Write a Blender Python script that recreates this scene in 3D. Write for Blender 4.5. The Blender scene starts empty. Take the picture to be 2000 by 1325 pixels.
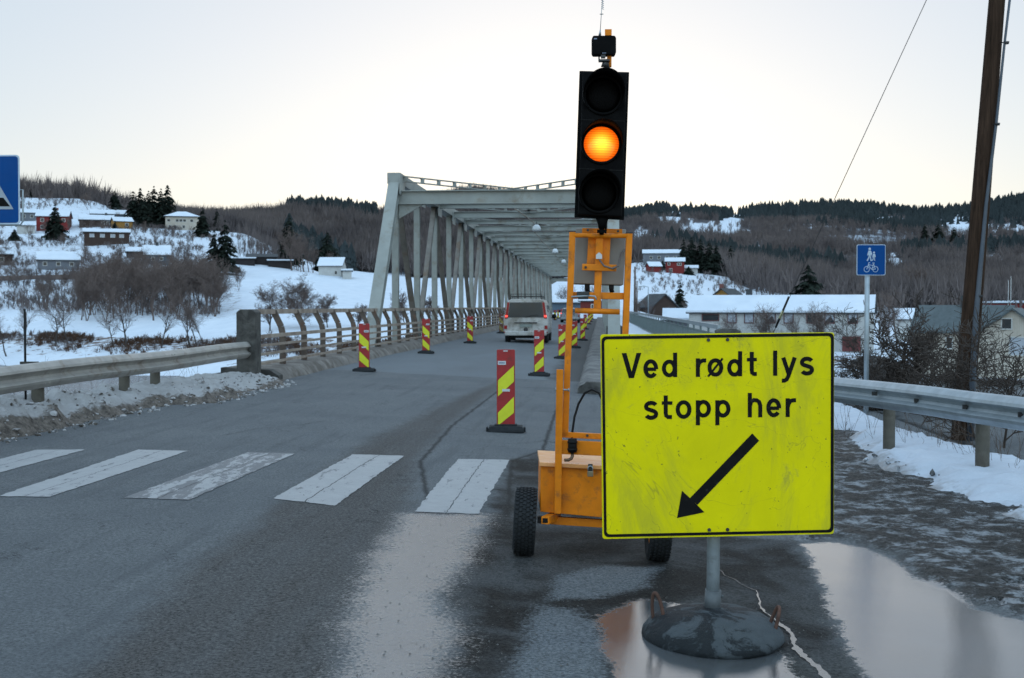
import bpy, bmesh, math, random
import numpy as np
from mathutils import Vector, Matrix, Euler, noise as mnoise
R = math.radians
scene = bpy.context.scene
C = scene.collection
F = 2273.0
# ---------------------------------------------------------------- camera
CAM = Vector((0, 0, 1.65))
cam_d = bpy.data.cameras.new('camera'); cam = bpy.data.objects.new('camera', cam_d); C.objects.link(cam)
cam.location = CAM
cam.rotation_euler = (R(90 - 1.60), 0, R(4.327))
cam_d.sensor_width = 36; cam_d.lens = F / 2000 * 36
cam_d.clip_start = 0.1; cam_d.clip_end = 9000
cam_d.dof.use_dof = True; cam_d.dof.focus_distance = 6.6; cam_d.dof.aperture_fstop = 8.0
scene.camera = cam
RM = cam.rotation_euler.to_matrix()
# ---------------------------------------------------------------- sky and sun (the sun is low, behind the ridge ahead)
SUN_EL, SUN_AZ = 3.5, 2.0
w = bpy.data.worlds.new('World'); scene.world = w; w.use_nodes = True
nt = w.node_tree; bg = nt.nodes['Background']
sky = nt.nodes.new('ShaderNodeTexSky'); sky.sky_type = 'NISHITA'; sky.sun_disc = False
sky.sun_elevation = R(SUN_EL); sky.sun_rotation = R(-SUN_AZ)
sky.air_density = 1.0; sky.dust_density = 1.0; sky.ozone_density = 3.5
sky.altitude = 100
hs = nt.nodes.new('ShaderNodeHueSaturation'); hs.inputs['Saturation'].default_value = 1.0
gm = nt.nodes.new('ShaderNodeGamma'); gm.inputs['Gamma'].default_value = 0.30   # flattens the sky's range so the ground is less dark against it
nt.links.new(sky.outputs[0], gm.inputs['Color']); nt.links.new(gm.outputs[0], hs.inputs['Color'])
# added brightness in the unseen sky overhead, lifts the light on the ground
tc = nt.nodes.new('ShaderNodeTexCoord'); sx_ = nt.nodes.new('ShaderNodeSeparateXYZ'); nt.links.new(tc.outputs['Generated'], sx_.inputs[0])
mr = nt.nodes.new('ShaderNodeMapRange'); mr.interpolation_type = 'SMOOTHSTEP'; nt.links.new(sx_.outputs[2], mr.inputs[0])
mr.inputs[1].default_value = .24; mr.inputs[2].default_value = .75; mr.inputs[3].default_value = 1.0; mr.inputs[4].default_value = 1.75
m2 = nt.nodes.new('ShaderNodeMapRange'); m2.interpolation_type = 'SMOOTHSTEP'; nt.links.new(sx_.outputs[1], m2.inputs[0])   # unseen sky behind the viewer, brightened to light surfaces facing the camera
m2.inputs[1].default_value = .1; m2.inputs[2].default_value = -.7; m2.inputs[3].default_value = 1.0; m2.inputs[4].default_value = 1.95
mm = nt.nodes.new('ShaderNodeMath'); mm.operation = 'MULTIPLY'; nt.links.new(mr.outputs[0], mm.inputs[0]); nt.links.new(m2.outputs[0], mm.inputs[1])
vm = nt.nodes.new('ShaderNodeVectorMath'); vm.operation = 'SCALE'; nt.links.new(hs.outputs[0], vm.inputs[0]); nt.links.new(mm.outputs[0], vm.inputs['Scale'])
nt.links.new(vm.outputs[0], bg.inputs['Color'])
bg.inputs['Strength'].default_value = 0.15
sl = bpy.data.lights.new('sun', 'SUN'); sl.energy = 2.0; sl.angle = R(0.5); sl.color = (1, .9, .75)
so = bpy.data.objects.new('sun', sl); C.objects.link(so)
so.rotation_euler = (R(90 - SUN_EL), 0, R(180 + SUN_AZ))
so.location = (0, 0, 60)
scene.view_settings.view_transform = 'Standard'; scene.view_settings.look = 'None'
scene.view_settings.exposure = 2.1; scene.view_settings.gamma = 1.0
scene.cycles.use_denoising = True
scene.cycles.max_bounces = 6; scene.cycles.transparent_max_bounces = 6
# ---------------------------------------------------------------- pixel -> world
def ray(px, py):
    return RM @ Vector(((px - 1000) / F, (662.5 - py) / F, -1))
def at(px, py, d):
    return CAM + ray(px, py) * d
def zr(x):                                     # crossfall of the road
    return -0.045 * (min(x, 1.0) + 1.2)
def G(px, py):
    r = ray(px, py); t = -1.65 / r.z
    for _ in range(8):
        p = CAM + r * t
        t = (zr(p.x) - 1.65) / r.z
    return CAM + r * t
def fb(x, y, z=0, s=1.0, o=4):
    return mnoise.fractal(Vector((x * s, y * s, z)), 1.0, 2.0, o)
# ---------------------------------------------------------------- mesh helpers
class MB:
    def __init__(s): s.v = []; s.f = []; s.sm = []
    def add(s, vs, fs, smooth=False):
        o = len(s.v); s.v += [tuple(v) for v in vs]
        s.f += [tuple(o + i for i in f) for f in fs]; s.sm += [smooth] * len(fs)
        return s
    def box(s, c, d, m=None):
        hx, hy, hz = d[0] / 2, d[1] / 2, d[2] / 2
        vs = [Vector((sx * hx, sy * hy, sz * hz)) for sz in (-1, 1) for sy in (-1, 1) for sx in (-1, 1)]
        vs = [(m @ v if m else v) + Vector(c) for v in vs]
        return s.add(vs, [(0, 2, 3, 1), (4, 5, 7, 6), (0, 1, 5, 4), (2, 6, 7, 3), (0, 4, 6, 2), (1, 3, 7, 5)])
    def frame(s, p0, p1, up=(0, 0, 1)):
        z = (Vector(p1) - Vector(p0)); L = z.length; z = z / L; up = Vector(up)
        if abs(z.dot(up)) > .98: up = Vector((0, 1, 0)) if abs(z.y) < .9 else Vector((1, 0, 0))
        x = up.cross(z).normalized(); y = z.cross(x)
        return x, y, z, L
    def beam(s, p0, p1, wx, wy, up=(0, 0, 1)):           # rectangular bar
        return s.sect(p0, p1, [(-wx / 2, -wy / 2), (wx / 2, -wy / 2), (wx / 2, wy / 2), (-wx / 2, wy / 2)], up)
    def sect(s, p0, p1, prof, up=(0, 0, 1), smooth=False, cap=True):
        x, y, z, L = s.frame(p0, p1, up); n = len(prof); vs = []
        for p in (Vector(p0), Vector(p1)):
            vs += [p + x * a + y * b for a, b in prof]
        fs = [(i, (i + 1) % n, n + (i + 1) % n, n + i) for i in range(n)]
        s.add(vs, fs, smooth)
        if cap:
            o = len(s.v) - 2 * n
            s.f += [tuple(o + i for i in range(n))[::-1], tuple(o + n + i for i in range(n))]; s.sm += [False, False]
        return s
    def ibeam(s, p0, p1, wf, h, up, tf=.025, tw=.02):
        a, b = wf / 2, h / 2
        return s.sect(p0, p1, [(-a, -b), (a, -b), (a, -b + tf), (tw, -b + tf), (tw, b - tf), (a, b - tf), (a, b), (-a, b), (-a, b - tf), (-tw, b - tf), (-tw, -b + tf), (-a, -b + tf)], up)
    def tube(s, pts, r, n=8, smooth=True, cap=True):
        pts = [Vector(p) for p in pts]; rs = r if isinstance(r, (list, tuple)) else [r] * len(pts)
        vs = []; up = Vector((0, 0, 1)); k = len(pts)
        d0 = (pts[1] - pts[0]).normalized()
        x = d0.orthogonal().normalized()
        for i, p in enumerate(pts):
            d = (pts[min(i + 1, k - 1)] - pts[max(i - 1, 0)]).normalized()
            x = (x - d * x.dot(d)).normalized(); y = d.cross(x)
            vs += [p + (x * math.cos(t) + y * math.sin(t)) * rs[i] for t in [2 * math.pi * j / n for j in range(n)]]
        fs = [(i * n + j, i * n + (j + 1) % n, (i + 1) * n + (j + 1) % n, (i + 1) * n + j) for i in range(k - 1) for j in range(n)]
        s.add(vs, fs, smooth)
        if cap:
            o = len(s.v) - k * n
            s.f += [tuple(o + j for j in range(n))[::-1], tuple(o + (k - 1) * n + j for j in range(n))]; s.sm += [False, False]
        return s
    def lathe(s, prof, c=(0, 0, 0), n=24, axis='z', smooth=True):
        c = Vector(c); vs = []
        for r_, h in prof:
            for j in range(n):
                t = 2 * math.pi * j / n; a, b = r_ * math.cos(t), r_ * math.sin(t)
                vs.append(c + (Vector((a, b, h)) if axis == 'z' else Vector((a, h, b)) if axis == 'y' else Vector((h, a, b))))
        k = len(prof)
        fs = [(i * n + j, i * n + (j + 1) % n, (i + 1) * n + (j + 1) % n, (i + 1) * n + j) for i in range(k - 1) for j in range(n)]
        s.add(vs, fs, smooth)
        o = len(s.v) - k * n
        s.f += [tuple(o + j for j in range(n)), tuple(o + (k - 1) * n + j for j in range(n))]; s.sm += [False, False]
        return s
    def prism(s, poly, n):                                # polygon (3d points) extruded by vector n
        k = len(poly); n = Vector(n); vs = [Vector(p) for p in poly] + [Vector(p) + n for p in poly]
        return s.add(vs, [tuple(range(k))[::-1], tuple(range(k, 2 * k))] + [(i, (i + 1) % k, k + (i + 1) % k, k + i) for i in range(k)])
    def build(s, name, mat, parent=None, bevel=0, loc=None):
        me = bpy.data.meshes.new(name)
        me.from_pydata(s.v, [], s.f); me.polygons.foreach_set('use_smooth', s.sm)
        bm = bmesh.new(); bm.from_mesh(me); bmesh.ops.recalc_face_normals(bm, faces=bm.faces); bm.to_mesh(me); bm.free()
        o = bpy.data.objects.new(name, me); C.objects.link(o)
        if mat: me.materials.append(mat)
        if parent is not None: o.parent = parent
        if loc is not None: o.location = loc
        if bevel:
            b = o.modifiers.new('b', 'BEVEL'); b.width = bevel; b.segments = 2; b.limit_method = 'ANGLE'
        return o
def np_mesh(name, V, T, mat, parent=None, smooth=False):   # fast triangle/quad mesh
    me = bpy.data.meshes.new(name); V = np.asarray(V, dtype=np.float32); T = np.asarray(T, dtype=np.int32)
    k = T.shape[1]
    me.vertices.add(len(V)); me.vertices.foreach_set('co', V.ravel())
    me.loops.add(T.size); me.loops.foreach_set('vertex_index', T.ravel())
    me.polygons.add(len(T)); me.polygons.foreach_set('loop_start', np.arange(0, T.size, k, dtype=np.int32))
    me.polygons.foreach_set('use_smooth', np.full(len(T), smooth))
    me.update(calc_edges=True); me.validate()
    o = bpy.data.objects.new(name, me); C.objects.link(o)
    if mat: me.materials.append(mat)
    if parent is not None: o.parent = parent
    return o
def grid_mesh(name, P, mat, attrs=None, smooth=True):      # P: (n,m,3)
    n, m = P.shape[:2]; i = np.arange(n * m).reshape(n, m)
    T = np.stack([i[:-1, :-1], i[:-1, 1:], i[1:, 1:], i[1:, :-1]], -1).reshape(-1, 4)
    o = np_mesh(name, P.reshape(-1, 3), T, mat, smooth=smooth)
    for k, a in (attrs or {}).items():
        at_ = o.data.attributes.new(k, 'FLOAT', 'POINT'); at_.data.foreach_set('value', np.asarray(a, dtype=np.float32).ravel())
    return o
def tag(o, label=None, cat=None, group=None, kind=None):
    if label: o['label'] = label
    if cat: o['category'] = cat
    if group: o['group'] = group
    if kind: o['kind'] = kind
    return o
def thing(name, label, cat, loc=(0, 0, 0), rz=0, group=None):
    o = bpy.data.objects.new(name, None); C.objects.link(o); o.empty_display_size = .2
    o.location = loc; o.rotation_euler = (0, 0, rz)
    return tag(o, label, cat, group)
def copy_tree(o, parent=None):
    c = o.copy(); C.objects.link(c); c.parent = parent
    for ch in list(o.children): copy_tree(ch, c)
    return c
# ---------------------------------------------------------------- materials
class NT:
    def __init__(s, name):
        s.m = bpy.data.materials.new(name); s.m.use_nodes = True; s.t = s.m.node_tree
        s.b = s.t.nodes['Principled BSDF']
    def n(s, typ, **k):
        x = s.t.nodes.new(typ)
        for a, b in k.items(): setattr(x, a, b)
        return x
    def l(s, a, b): s.t.links.new(a, b)
    def put(s, sock, v):
        if isinstance(v, bpy.types.NodeSocket): s.l(v, sock)
        elif isinstance(v, (tuple, list)) and len(v) == 3 and sock.type == 'RGBA': sock.default_value = (*v, 1)
        else: sock.default_value = v
    def obj(s, scale=None):
        tc = s.n('ShaderNodeTexCoord').outputs['Object']
        if scale is None: return tc
        mp = s.n('ShaderNodeMapping'); s.l(tc, mp.inputs[0]); mp.inputs['Scale'].default_value = scale; return mp.outputs[0]
    def noise(s, scale, detail=4, rough=.55, vec=None, dist=0):
        x = s.n('ShaderNodeTexNoise'); s.put(x.inputs['Scale'], scale); x.inputs['Detail'].default_value = detail
        x.inputs['Roughness'].default_value = rough; x.inputs['Distortion'].default_value = dist
        s.l(vec if vec is not None else s.obj(), x.inputs['Vector']); return x.outputs[0]
    def vor(s, scale, vec=None, feat='F1'):
        x = s.n('ShaderNodeTexVoronoi', feature=feat); x.inputs['Scale'].default_value = scale
        s.l(vec if vec is not None else s.obj(), x.inputs['Vector']); return x.outputs[0]
    def step(s, v, a, b, lo=0, hi=1):
        x = s.n('ShaderNodeMapRange', interpolation_type='SMOOTHSTEP'); s.put(x.inputs[0], v)
        x.inputs[1].default_value = a; x.inputs[2].default_value = b; x.inputs[3].default_value = lo; x.inputs[4].default_value = hi
        return x.outputs[0]
    def lin(s, v, a, b, lo=0, hi=1):
        x = s.n('ShaderNodeMapRange'); s.put(x.inputs[0], v)
        x.inputs[1].default_value = a; x.inputs[2].default_value = b; x.inputs[3].default_value = lo; x.inputs[4].default_value = hi
        return x.outputs[0]
    def op(s, o, a, b=0.0):
        x = s.n('ShaderNodeMath', operation=o); s.put(x.inputs[0], a); s.put(x.inputs[1], b); return x.outputs[0]
    def mix(s, f, a, b):
        x = s.n('ShaderNodeMix', data_type='RGBA'); s.put(x.inputs[0], f); s.put(x.inputs[6], a); s.put(x.inputs[7], b); return x.outputs[2]
    def mixf(s, f, a, b):
        x = s.n('ShaderNodeMix', data_type='FLOAT'); s.put(x.inputs[0], f); s.put(x.inputs[2], a); s.put(x.inputs[3], b); return x.outputs[0]
    def attr(s, name): return s.n('ShaderNodeAttribute', attribute_name=name).outputs['Fac']
    def bump(s, h, strength=.3, dist=.02):
        x = s.n('ShaderNodeBump'); s.put(x.inputs['Strength'], strength); x.inputs['Distance'].default_value = dist; s.put(x.inputs['Height'], h)
        s.l(x.outputs[0], s.b.inputs['Normal']); return x
    def set(s, **k):
        for a, v in k.items(): s.put(s.b.inputs[{'col': 'Base Color', 'rough': 'Roughness', 'metal': 'Metallic', 'ior': 'IOR', 'spec': 'Specular IOR Level', 'coat': 'Coat Weight', 'trans': 'Transmission Weight', 'alpha': 'Alpha'}[a]], v)
        return s
def pm(name, col, rough=.5, metal=0, var=.2, vs=3, bump=0, bs=40, dirt=None, ds=2.0, da=.5, spec=.5, rvar=.15):
    n = NT(name); c = tuple(col)
    lo = tuple(x * (1 - var) for x in c); hi = tuple(min(1, x * (1 + var * .6)) for x in c)
    f = n.noise(vs, 6, .6)
    cc = n.mix(n.lin(f, .3, .7), lo, hi)
    if dirt:
        g = n.noise(ds, 8, .65, dist=.3)
        cc = n.mix(n.step(g, 1 - da - .08, 1 - da + .12), cc, dirt)
    n.set(col=cc, metal=metal, spec=spec, rough=n.lin(n.noise(vs * 2.3, 5), .3, .7, max(0.03, rough - rvar), min(1, rough + rvar)))
    if bump: n.bump(n.noise(bs, 6), bump, .02)
    return n.m
def emit(name, col, st, base=(.1, .02, .0)):
    n = NT(name); n.set(col=base, rough=.3); n.b.inputs['Emission Color'].default_value = (*col, 1); n.b.inputs['Emission Strength'].default_value = st
    return n.m
SNOW = (.80, .83, .87)
def snow_mat(name, dirt=.0):
    n = NT(name)
    f = n.noise(.35, 6, .6); c = n.mix(n.lin(f, .3, .7), (.58, .64, .71), (.68, .73, .79))
    n.set(col=c, rough=.75, spec=.2)
    n.bump(n.noise(3, 6), .35, .1)
    return n.m
M = {}
M['snow'] = snow_mat('snow')
M['steel'] = pm('bridge_steel', (.27, .285, .265), .6, .0, .18, 1.2, .15, 30, dirt=(.19, .165, .13), ds=1.6, da=.40)
M['steel_rust'] = pm('bridge_steel_rust', (.19, .175, .155), .7, 0, .3, 2, .2, 40, dirt=(.15, .11, .08), ds=1.8, da=.42)
M['galv'] = pm('galvanised', (.33, .38, .41), .45, .55, .18, 6, .05, 80, rvar=.1)
M['galv_dirty'] = pm('galvanised_dirty', (.36, .34, .31), .55, .25, .2, 2.5, .1, 60, dirt=(.22, .18, .14), ds=3, da=.42)
M['conc'] = pm('concrete', (.17, .165, .155), .85, 0, .35, 3, .5, 30, dirt=(.07, .07, .07), ds=2, da=.5)
M['conc_kerb'] = pm('kerb_concrete', (.20, .18, .16), .85, 0, .4, 2, .8, 14, dirt=(.10, .085, .07), ds=3, da=.5)
M['orange'] = pm('orange_paint', (.70, .20, .003), .5, 0, .25, 5, .04, 60, dirt=(.34, .11, .02), ds=11, da=.40, spec=.25)
M['rubber'] = pm('rubber', (.020, .022, .024), .8, 0, .3, 12, .3, 90, spec=.25)
M['black'] = pm('black_plastic', (.007, .007, .007), .6, 0, .3, 8, spec=.2)
M['pole_galv'] = pm('dull_galvanised', (.20, .225, .235), .55, .4, .2, 5, .06, 60, dirt=(.12, .13, .13), ds=7, da=.4)
M['dark_steel'] = pm('dark_steel', (.05, .05, .05), .5, .6, .3, 10)
M['conc_dark'] = pm('old_concrete', (.085, .082, .074), .9, 0, .45, 3, .6, 25, dirt=(.035, .033, .03), ds=4, da=.5)
# ================================================================ terrain
def Z(d, z): return ('z', d, z)
cols = [-900, 0, 170, 260, 340, 430, 480, 560, 640, 720, 820, 910, 1010, 1090, 1160, 1240, 1420, 1650, 1780, 2000, 2900]
def col(p1, p2, p3, p4, p5, p6, p7, p8):
    return [(95, None, -8.5), (p1, None, -6.6)] + [(d, y, None) for d, y in (p2, p3, p4, p5, p6, p7, p8)]
prof = [
 col(185, (205, 650), (222, 628), (300, 515), (380, 445), (450, 388), (540, 405), (900, 425)),
 col(176, (200, 652), (215, 628), (290, 512), (370, 450), (450, 385), (540, 402), (900, 425)),
 col(165, (192, 655), (208, 631), (290, 520), (370, 452), (450, 388), (540, 405), (900, 425)),
 col(158, (188, 657), (204, 633), (290, 520), (360, 455), (440, 424), (520, 430), (800, 432)),
 col(150, (184, 658), (200, 634), (290, 525), (350, 470), (405, 444), (500, 446), (700, 432)),
 col(138, (178, 660), (196, 634), (280, 545), (330, 500), (390, 452), (460, 460), (680, 436)),
 col(133, (172, 660), (190, 632), (250, 568), (310, 528), (380, 456), (460, 470), (650, 430)),
 col(132, (170, 660), (190, 631), (250, 570), (310, 530), (380, 500), (460, 500), (650, 420)),
 col(132, (168, 660), (190, 631), (250, 572), (310, 537), (390, 541), (480, 520), (650, 409)),
 col(132, (166, 660), (190, 631), (250, 576), (300, 546), (390, 552), (480, 530), (650, 412)),
 col(134, (164, 658), (190, 630), (250, 582), (300, 555), (390, 556), (480, 540), (660, 392)),
 col(138, (162, 648), (190, 626), (250, 588), (300, 562), (390, 560), (480, 540), (680, 376)),
 col(142, (160, 632), (190, 618), (250, 592), (300, 566), (390, 560), (480, 540), (700, 384)),
 col(148, (160, 618), (180, 613), (250, 598), (300, 570), (390, 562), (500, 540), (760, 398)),
 col(148, (160, 614), (180, 610), (250, 598), (320, 562), (400, 552), (520, 520), (1100, 412)),
 col(140, (152, 622), (180, 612), (250, 590), (330, 556), (420, 520), (520, 506), (1600, 414)),
 col(126, (140, 682), (180, 650), (250, 592), (340, 562), (430, 536), (560, 520), (1600, 412)),
 col(114, (129, 694), (175, 664), (250, 622), (350, 592), (500, 560), (650, 535), (1600, 396)),
 col(112, (128, 698), (175, 668), (250, 626), (350, 596), (500, 562), (650, 535), (1600, 410)),
 col(110, (126, 702), (175, 670), (250, 628), (350, 598), (500, 564), (650, 530), (1600, 380)),
 col(108, (124, 702), (175, 670), (250, 628), (350, 598), (500, 560), (650, 520), (1600, 330)),
]
rid = {1225: 413, 1240: 407, 1270: 402, 1310: 398, 1360: 403, 1420: 408, 1460: 406, 1500: 400, 1600: 391, 1630: 387, 1650: 388, 1700: 391, 1740: 399, 1780: 406, 1850: 400, 1930: 388, 2000: 372}
for c_ in (1225, 1270, 1310, 1360, 1460, 1500, 1600, 1630, 1700, 1740, 1850, 1930):
    j_ = next(i for i, v in enumerate(cols) if v > c_); u_ = (c_ - cols[j_ - 1]) / (cols[j_] - cols[j_ - 1])
    A_, B_ = prof[j_ - 1], prof[j_]; new = []
    for a_, b_ in zip(A_, B_):
        if a_[1] is None or b_[1] is None: new.append((a_[0] * (1 - u_) + b_[0] * u_, None, a_[2] * (1 - u_) + b_[2] * u_))
        else: new.append((a_[0] * (1 - u_) + b_[0] * u_, a_[1] * (1 - u_) + b_[1] * u_, None))
    cols.insert(j_, c_); prof.insert(j_, new)
for i_, c_ in enumerate(cols):
    if c_ in rid and prof[i_][-1][0] > 1500 or c_ in (1225,): prof[i_][-1] = (1600, rid[c_] + 12, None)
def to_z(px, e):
    d, y, z = e
    return z if z is not None else at(px, y, d).z
PD = np.array([[e[0] for e in p] for p in prof], float)
PZ = np.array([[to_z(c, e) for e in p] for c, p in zip(cols, prof)], float)
def prof_at(px):
    k = [np.interp(px, cols, PD[:, i]) for i in range(PD.shape[1])]
    z = [np.interp(px, cols, PZ[:, i]) for i in range(PD.shape[1])]
    k.append(k[-1] * 1.6); z.append(-20.0); k.append(4200); z.append(-30.0)
    return np.array(k), np.array(z)
pxs = np.arange(-900, 2901, 10.0)
ds = np.concatenate([np.arange(96, 240, 2.0), np.arange(240, 560, 4.0), np.geomspace(560, 4000, 60)])
TZ = np.zeros((len(pxs), len(ds)))
for i, px in enumerate(pxs):
    k, z = prof_at(px); TZ[i] = np.interp(ds, k, z)
ker = np.array([1, 2, 3, 2, 1.]) / 9
TZ = np.apply_along_axis(lambda a: np.convolve(np.pad(a, 2, 'edge'), ker, 'valid'), 1, TZ)
TZ = np.apply_along_axis(lambda a: np.convolve(np.pad(a, 2, 'edge'), ker, 'valid'), 0, TZ)
hr = [ray(px, 599) for px in pxs]
TX = np.array([[h.x * d for d in ds] for h in hr]); TY = np.array([[h.y * d for d in ds] for h in hr])
for i in range(len(pxs)):
    for j in range(len(ds)):
        d = ds[j]
        s_ = .5 if d < 260 else .9 if d < 560 else 7
        TZ[i, j] += fb(TX[i, j], TY[i, j], 3, .05 if d < 300 else .02 if d < 600 else .006) * s_
def terr(px, d):                                    # terrain height under a pixel column at depth d
    i = np.clip((px + 900) / 10.0, 0, len(pxs) - 1.001); j = np.interp(d, ds, np.arange(len(ds)))
    i0, j0 = int(i), min(int(j), len(ds) - 2); a, b = i - i0, j - j0
    z = (TZ[i0, j0] * (1 - a) + TZ[i0 + 1, j0] * a) * (1 - b) + (TZ[i0, j0 + 1] * (1 - a) + TZ[i0 + 1, j0 + 1] * a) * b
    h = ray(px, 599); return Vector((h.x * d, h.y * d, float(z)))
def yof(px, p):                                     # image row of a world point
    v = RM.transposed() @ (Vector(p) - CAM); return 662.5 - v.y / -v.z * F
def pxof(p):
    v = RM.transposed() @ (Vector(p) - CAM); return 1000 + v.x / -v.z * F
clear = [(1390, 455, 75, 17), (1345, 412, 50, 9), (1250, 466, 24, 20), (1920, 448, 95, 11), (1425, 437, 22, 10), (1700, 478, 60, 10), (1640, 560, 30, 18), (1540, 432, 60, 5), (1885, 428, 30, 5),
         (625, 461, 16, 6), (626, 416, 20, 4), (620, 441, 20, 6), (740, 540, 60, 6)]
def forestness(px, y, d):
    if d < 455 and px < 1120: return 0
    if px < 1120:
        f = 1.0 if d > 470 else 0
        if px < 330 and d < 640 and d > 455: f = .25
    else:
        f = min(1, max(0, (d - 440) / 60))
        if px < 1420 and d < 470: f = 0
        if px >= 1420: f = min(1, max(0, (d - 285 - max(0, 1500 - px)) / 50))
        if y > 418 and fb(px, y * 2.4, 3, .011) > .30: f *= .12
    for cx, cy, rx, ry in clear:
        q = ((px - cx) / rx) ** 2 + ((y - cy) / ry) ** 2 + .5 * fb(px, y, 7, .05)
        if q < 1: f *= .08
    return f
FO = np.zeros_like(TZ)
for i, px in enumerate(pxs):
    for j in range(len(ds)):
        if ds[j] > (280 if px > 1420 else 430): FO[i, j] = forestness(px, yof(px, (TX[i, j], TY[i, j], TZ[i, j])), ds[j])
n = NT('terrain_snow')
a = n.attr('forest'); nz = n.noise(.03, 8, .65); nz2 = n.noise(.35, 6, .6); sc = n.attr('scrub')
fl = n.mix(n.step(n.noise(.02, 10, .75), .50, .62), (.085, .080, .085), (.42, .47, .53))
c = n.mix(n.lin(nz2, .3, .7), (.58, .64, .71), (.68, .73, .79))
c = n.mix(n.step(n.op('ADD', n.noise(.7, 8, .75), n.op('MULTIPLY', sc, .4)), .70, .80), c, (.13, .085, .06))
c = n.mix(n.step(n.op('ADD', a, n.op('MULTIPLY', n.op('SUBTRACT', nz, .5), .8)), .35, .6), c, fl)
n.set(col=c, rough=.85, spec=.15); n.bump(n.noise(.6, 6), .4, .5)
SC = np.zeros_like(TZ)
for i, px in enumerate(pxs):
    kd, kz = prof_at(px)
    for j, d in enumerate(ds):
        u = (d - kd[1]) / (kd[2] - kd[1])
        if 0.2 < u < .98: SC[i, j] = .40 + (.22 if u > .55 else 0)
        if px < 480 and kd[3] + 6 < d < 470: SC[i, j] = max(SC[i, j], .42 if d < 350 else .36)
        if 480 <= px < 640 and d > 330: SC[i, j] = .3
        if px > 1500 and d > kd[2]: SC[i, j] = .2
tag(grid_mesh('terrain', np.stack([TX, TY, TZ], -1), n.m, {'forest': FO, 'scrub': SC}), kind='structure')
# ---------------------------------------------------------------- near land: plateau with slopes to the river
plat = [(-7.15, -60), (-7.15, 24.5), (4.2, 24.5), (4.3, 14.5), (5.1, 10.5), (6.5, 4), (9, -4), (14, -60)]
def sdf(poly, X, Y):                                 # signed distance, positive inside
    D = np.full(X.shape, 1e9); ins = np.zeros(X.shape, bool); k = len(poly)
    for i in range(k):
        x0, y0 = poly[i][:2]; x1, y1 = poly[(i + 1) % k][:2]
        dx, dy = x1 - x0, y1 - y0; L = dx * dx + dy * dy + 1e-12
        t = np.clip(((X - x0) * dx + (Y - y0) * dy) / L, 0, 1)
        D = np.minimum(D, np.hypot(X - x0 - t * dx, Y - y0 - t * dy))
        c_ = (y0 > Y) != (y1 > Y)
        xi = x0 + (Y - y0) / (dy if abs(dy) > 1e-9 else 1e-9) * dx
        ins ^= c_ & (X < xi)
    return np.where(ins, D, -D)
gx = np.arange(-60, 70, .6); gy = np.arange(-60, 95, .6)
GX, GY = np.meshgrid(gx, gy, indexing='ij')
S = sdf(plat, GX, GY)
NZ = np.vectorize(lambda x, y: fb(x, y, 1, .35))(GX, GY)
slope = np.where(GX > 0, .62, 1.3)
base = -.045 * (np.minimum(GX, 1) + 1.2) - .06
LZ = np.maximum(base + np.minimum(0, S) * slope + np.where(S < 0, NZ * .35 * np.clip(-S, 0, 1), -.02), -8)
LZ = np.where(S < -1, np.maximum(LZ, -8), LZ)
grid_o = tag(grid_mesh('embankment_ground', np.stack([GX, GY, LZ], -1), M['snow']), kind='structure')
# ---------------------------------------------------------------- river: open water and snow-covered ice
n = NT('river_ice'); pz = n.obj()
e = n.noise(.02, 6, .6, vec=n.obj((1, 2.2, 1)))
ed = n.attr('ice')
mask = n.step(n.op('ADD', ed, n.op('MULTIPLY', n.op('SUBTRACT', e, .5), 1.2)), .42, .50)
n.set(col=n.mix(mask, (.05, .06, .065), n.mix(n.noise(.3, 6), (.58, .64, .71), (.68, .73, .79))), rough=n.mixf(mask, .12, .8), spec=n.mixf(mask, .5, .2))
n.bump(n.noise(2.2, 5, vec=n.obj((.6, 2, 1))), n.mixf(mask, .35, .3), .12)
rx = np.arange(-420, 421, 8.0); ry = np.arange(-120, 300, 4.0)
RX, RY = np.meshgrid(rx, ry, indexing='ij')
ice = np.zeros_like(RX)
for i in range(RX.shape[0]):
    for j in range(RX.shape[1]):
        x, y = RX[i, j], RY[i, j]
        if y < 20: ice[i, j] = .1; continue
        v = RM.transposed() @ (Vector((x, y, -6.5)) - CAM); d = -v.z; px = 1000 + v.x / d * F
        sh = np.interp(px, cols, PD[:, 1])
        w_ = np.interp(px, [-400, 300, 420, 480, 1100, 1500], [sh - 12, sh - 14, 118, 98, 92, sh - 6])
        ice[i, j] = np.clip((d - w_) / 12 + .5, 0, 1)
tag(grid_mesh('river', np.stack([RX, RY, np.full_like(RX, -6.5)], -1), n.m, {'ice': ice}), kind='structure')
# ================================================================ road and verge near the camera
def poly(*pts): return [tuple(G(*p))[:2] for p in pts]
PUD = poly((1168, 1205), (1255, 1172), (1345, 1182), (1480, 1240), (1545, 1290), (1570, 1345), (1540, 1500), (1230, 1500), (1190, 1350), (1186, 1285))
PUD2 = poly((1562, 1062), (1640, 1058), (1740, 1088), (1790, 1132), (1860, 1150), (1905, 1187), (2000, 1213), (2150, 1260), (2300, 1500), (1760, 1480), (1700, 1330), (1640, 1250), (1618, 1180), (1590, 1115))
PUD3 = poly((1950, 1136), (2000, 1138), (2080, 1150), (2080, 1166), (1995, 1156))
PUD4 = poly((1930, 1176), (1990, 1180), (2060, 1186), (2060, 1192), (1960, 1185))
WET = poly((788, 1003), (952, 1006), (925, 1055), (912, 1100), (850, 1165), (892, 1235), (884, 1280), (820, 1360), (760, 1500), (640, 1500), (688, 1200), (730, 1090), (775, 1030))
DAMP = poly((1000, 900), (1060, 880), (1180, 1010), (1560, 1060), (1620, 1180), (1700, 1330), (1760, 1500), (700, 1500), (830, 1330), (890, 1230), (850, 1160), (925, 1060), (955, 1005))
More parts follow.
